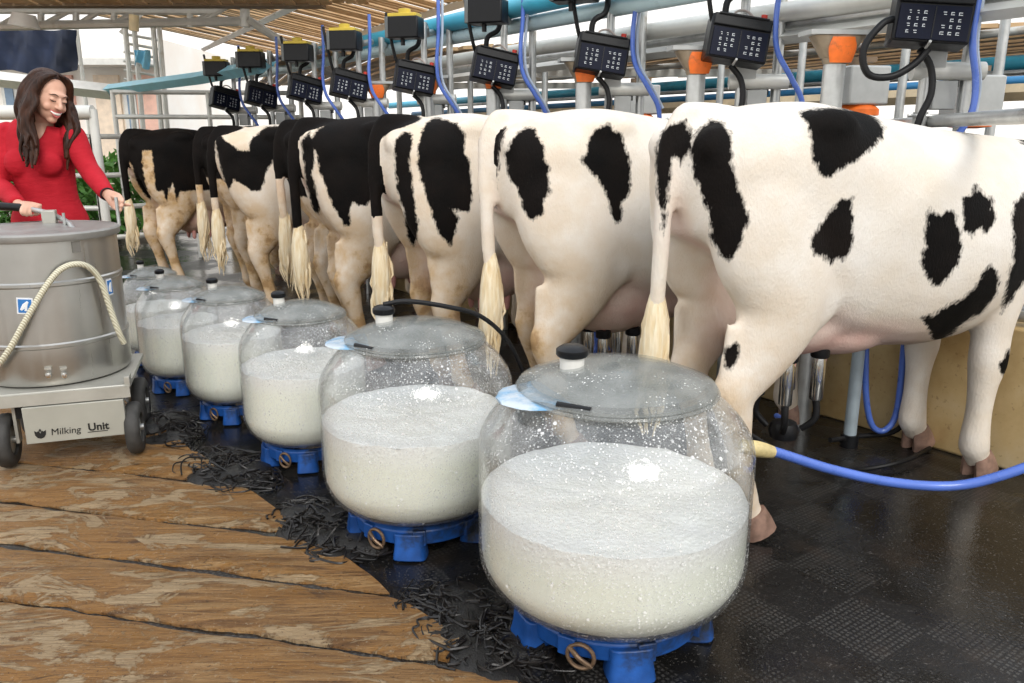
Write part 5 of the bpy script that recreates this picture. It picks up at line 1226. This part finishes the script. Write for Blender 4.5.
# dark blue shade net, pleated
def shade(name, u0, u1, v0, v1, Y, mat, lab, cat, amp=.06, n=40, sag=.2):
    mb = MB(); rows = 8; th = .02
    for s_ in (0, 1):
        for j in range(rows + 1):
            for i in range(n + 1):
                p = P(u0 + (u1 - u0) * i / n, v0 + (v1 - v0) * j / rows, Y)
                q = math.sin(PI * i / n)
                mb.v.append(Vector((p.x, Y + amp * math.sin(i * 1.1 + j * .3) + s_ * th, p.z + .05 * math.sin(i * .5) * j / rows - sag * .0 * q)))
    W = n + 1; K = (rows + 1) * W
    for j in range(rows):
        for i in range(n):
            a = j * W + i; mb.f.append((a, a + W, a + W + 1, a + 1)); mb.f.append((K + a, K + a + 1, K + a + W + 1, K + a + W))
    for i in range(n):
        mb.f.append((i, i + 1, K + i + 1, K + i)); a = rows * W + i; mb.f.append((a, K + a, K + a + 1, a + 1))
    for j in range(rows):
        a = j * W; mb.f.append((a, K + a, K + a + W, a + W)); a += n; mb.f.append((a, a + W, K + a + W, K + a))
    o = mb.build(name, mat); tag(o, lab, cat); return o
shade('shade_net', -160, 76, 30, 73, 12.5, simple('dark_blue_net', (.012, .022, .055), .6, 0, .4, 3, .1), 'dark navy shade net hanging at the upper left behind the truss', 'shade net')
o = MB().cyl(P(24, 14, 8.2), P(24, 27, 8.2), .10, 16, .14).build('lamp', M_white()); tag(o, 'white lamp hanging from the truss over the navy net', 'lamp')
o = MB().cyl(P(134, 15, 8.2), P(134, 31, 8.2), .045, 12).build('lamp', simple('cream_tube', (.85, .70, .42), .4)); tag(o, 'cream tube lamp under the truss, right of the white one', 'lamp')
net = [o_ for o_ in COL.objects if o_.name == 'shade_net'][0]
for u in (-150, 75):
    q = P(u, 30, 12.5); MB().cyl((q.x, 12.55, -.03), (q.x, 12.55, q.z + .05), .03, 8).build('pole', M_pipe(), net)
# scaffold tower behind
t_ = empty('scaffold_tower', (0, 0, 0), label='slender pale scaffold tower rising beyond the railings', cat='scaffold')
for u in (124, 133, 152, 158):
    MB().cyl((P(u, 60, 12.5).x, 12.5, 0), P(u, 14, 12.5), .04, 8).build('leg', M_pipe(), t_)
for k in range(7):
    MB().cyl(P(124, 34 + 9 * k, 12.5), P(158, 40 + 9 * k, 12.5), .022, 6).build('rung', M_pipe(), t_)
shade('blue_flag', 134, 149, 50, 66, 12.3, simple('light_blue_cloth', (.25, .60, .80), .7), 'small light blue cloth hanging on the scaffold tower', 'cloth', .04, 12)
# railings round the yard
def railing(pts, zs, r, label, posts=True, mat=None):
    e = empty('railing', (0, 0, 0), label=label, cat='railing'); mat = mat or M_pipe()
    for z in zs:
        MB().loft([(p.x, p.y, z) for p in pts], [r] * len(pts), n=10).build('rail', mat, e)
    for i in range(len(pts) - 1):
        n_ = max(1, int((pts[i + 1] - pts[i]).length / 1.1))
        for k in range(n_ + 1):
            p = pts[i].lerp(pts[i + 1], k / n_); MB().cyl((p.x, p.y, -.02), (p.x, p.y, max(zs) + .02), min(r, .03), 10).build('post', mat, e)
    return e
p0 = P(-90, 115, 5.6); p1 = P(93, 115, 5.6)
railing([Vector((p0.x, 5.6, 0)), Vector((p1.x, 5.6, 0))], (1.52,), .05, 'thick pale pipe railing directly behind the woman')
p1 = P(92, 140, 8.6); p2 = P(190, 140, 9.4)
railing([Vector((P(-60, 140, 8.6).x, 8.6, 0)), Vector((p1.x, 8.6, 0)), Vector((p2.x, 9.4, 0))], (1.36, .96, .62, .3), .028, 'grey yard railing in front of the green bush, left of the farthest cow')
railing([Vector((P(112, 90, 10.5).x, 10.5, 0)), Vector((P(300, 90, 10.8).x, 10.8, 0))], (1.9, 1.6, 1.35), .03, 'tall pale railing beyond the backs of the farthest cows')
# bushes
def bush(cx, cy, rx, rz, n, seed, lab):
    r_ = random.Random(seed); mb = MB()
    for k in range(n):
        th = r_.uniform(0, 2 * PI); q = r_.random() ** .4; z = r_.uniform(.05, 1)
        c = Vector((cx + rx * q * math.cos(th) * math.sqrt(1 - z * z * .8), cy + rx * q * math.sin(th) * .8, rz * z))
        d = Vector((r_.uniform(-1, 1), r_.uniform(-1, 1), r_.uniform(.0, 1))).normalized(); s_ = d.orthogonal().normalized(); l = r_.uniform(.10, .22)
        mb.add([c, c + d * l * .5 + s_ * l * .16, c + d * l, c + d * l * .5 - s_ * l * .16 + Vector((0, 0, .01))], [(0, 1, 2, 3)])
    o = mb.build('bush', simple('green_leaves', (.10, .26, .045), .5, 0, .6, 4, .1), smooth=False)
    for k in range(5):
        a = k * 1.3; MB().cyl((cx, cy, 0), (cx + .4 * rx * math.cos(a), cy + .3 * rx * math.sin(a), rz * .7), .02, 6, .008).build('stem', simple('brown_stem', (.12, .08, .05), .8), o)
    tag(o, lab, 'bush'); return o
bush(P(108, 160, 11.2).x, 11.2, 1.0, 1.05, 2200, 3, 'leafy green bush between the woman and the farthest cow')
bush(P(8, 170, 11.2).x, 11.2, .9, 1.0, 1600, 4, 'green bush left of the woman in red, behind the railing')
bush(P(60, 170, 12.6).x, 12.8, .8, .9, 1500, 5, 'green bush mostly hidden behind the woman in red')
# dark chute behind the woman
# ------------------------------------------------------------ light
w = bpy.data.worlds.new('world'); SC.world = w; w.use_nodes = True
nt = w.node_tree; bg = nt.nodes['Background']
t = N(nt, 'ShaderNodeTexCoord'); sp_ = N(nt, 'ShaderNodeSeparateXYZ'); L(nt, t.outputs['Generated'], sp_.inputs[0])
c = ramp(nt, sp_.outputs[2], [(.0, (.98, .95, .90)), (.25, (1.0, .99, .97)), (1.0, (.80, .88, 1.0))])
L(nt, c, bg.inputs[0]); bg.inputs[1].default_value = 1.25
sd = bpy.data.lights.new('sun', 'SUN'); sd.energy = 1.7; sd.angle = math.radians(24); sd.color = (1, .96, .90)
so = bpy.data.objects.new('sun', sd); COL.objects.link(so)
so.rotation_euler = Vector((-.26, .75, -.70)).to_track_quat('-Z', 'Y').to_euler()
SC.view_settings.exposure = .12
SC.cycles.max_bounces = 8; SC.cycles.transparent_max_bounces = 24; SC.cycles.diffuse_bounces = 3; SC.cycles.glossy_bounces = 4
SC.cycles.caustics_reflective = False; SC.cycles.caustics_refractive = False
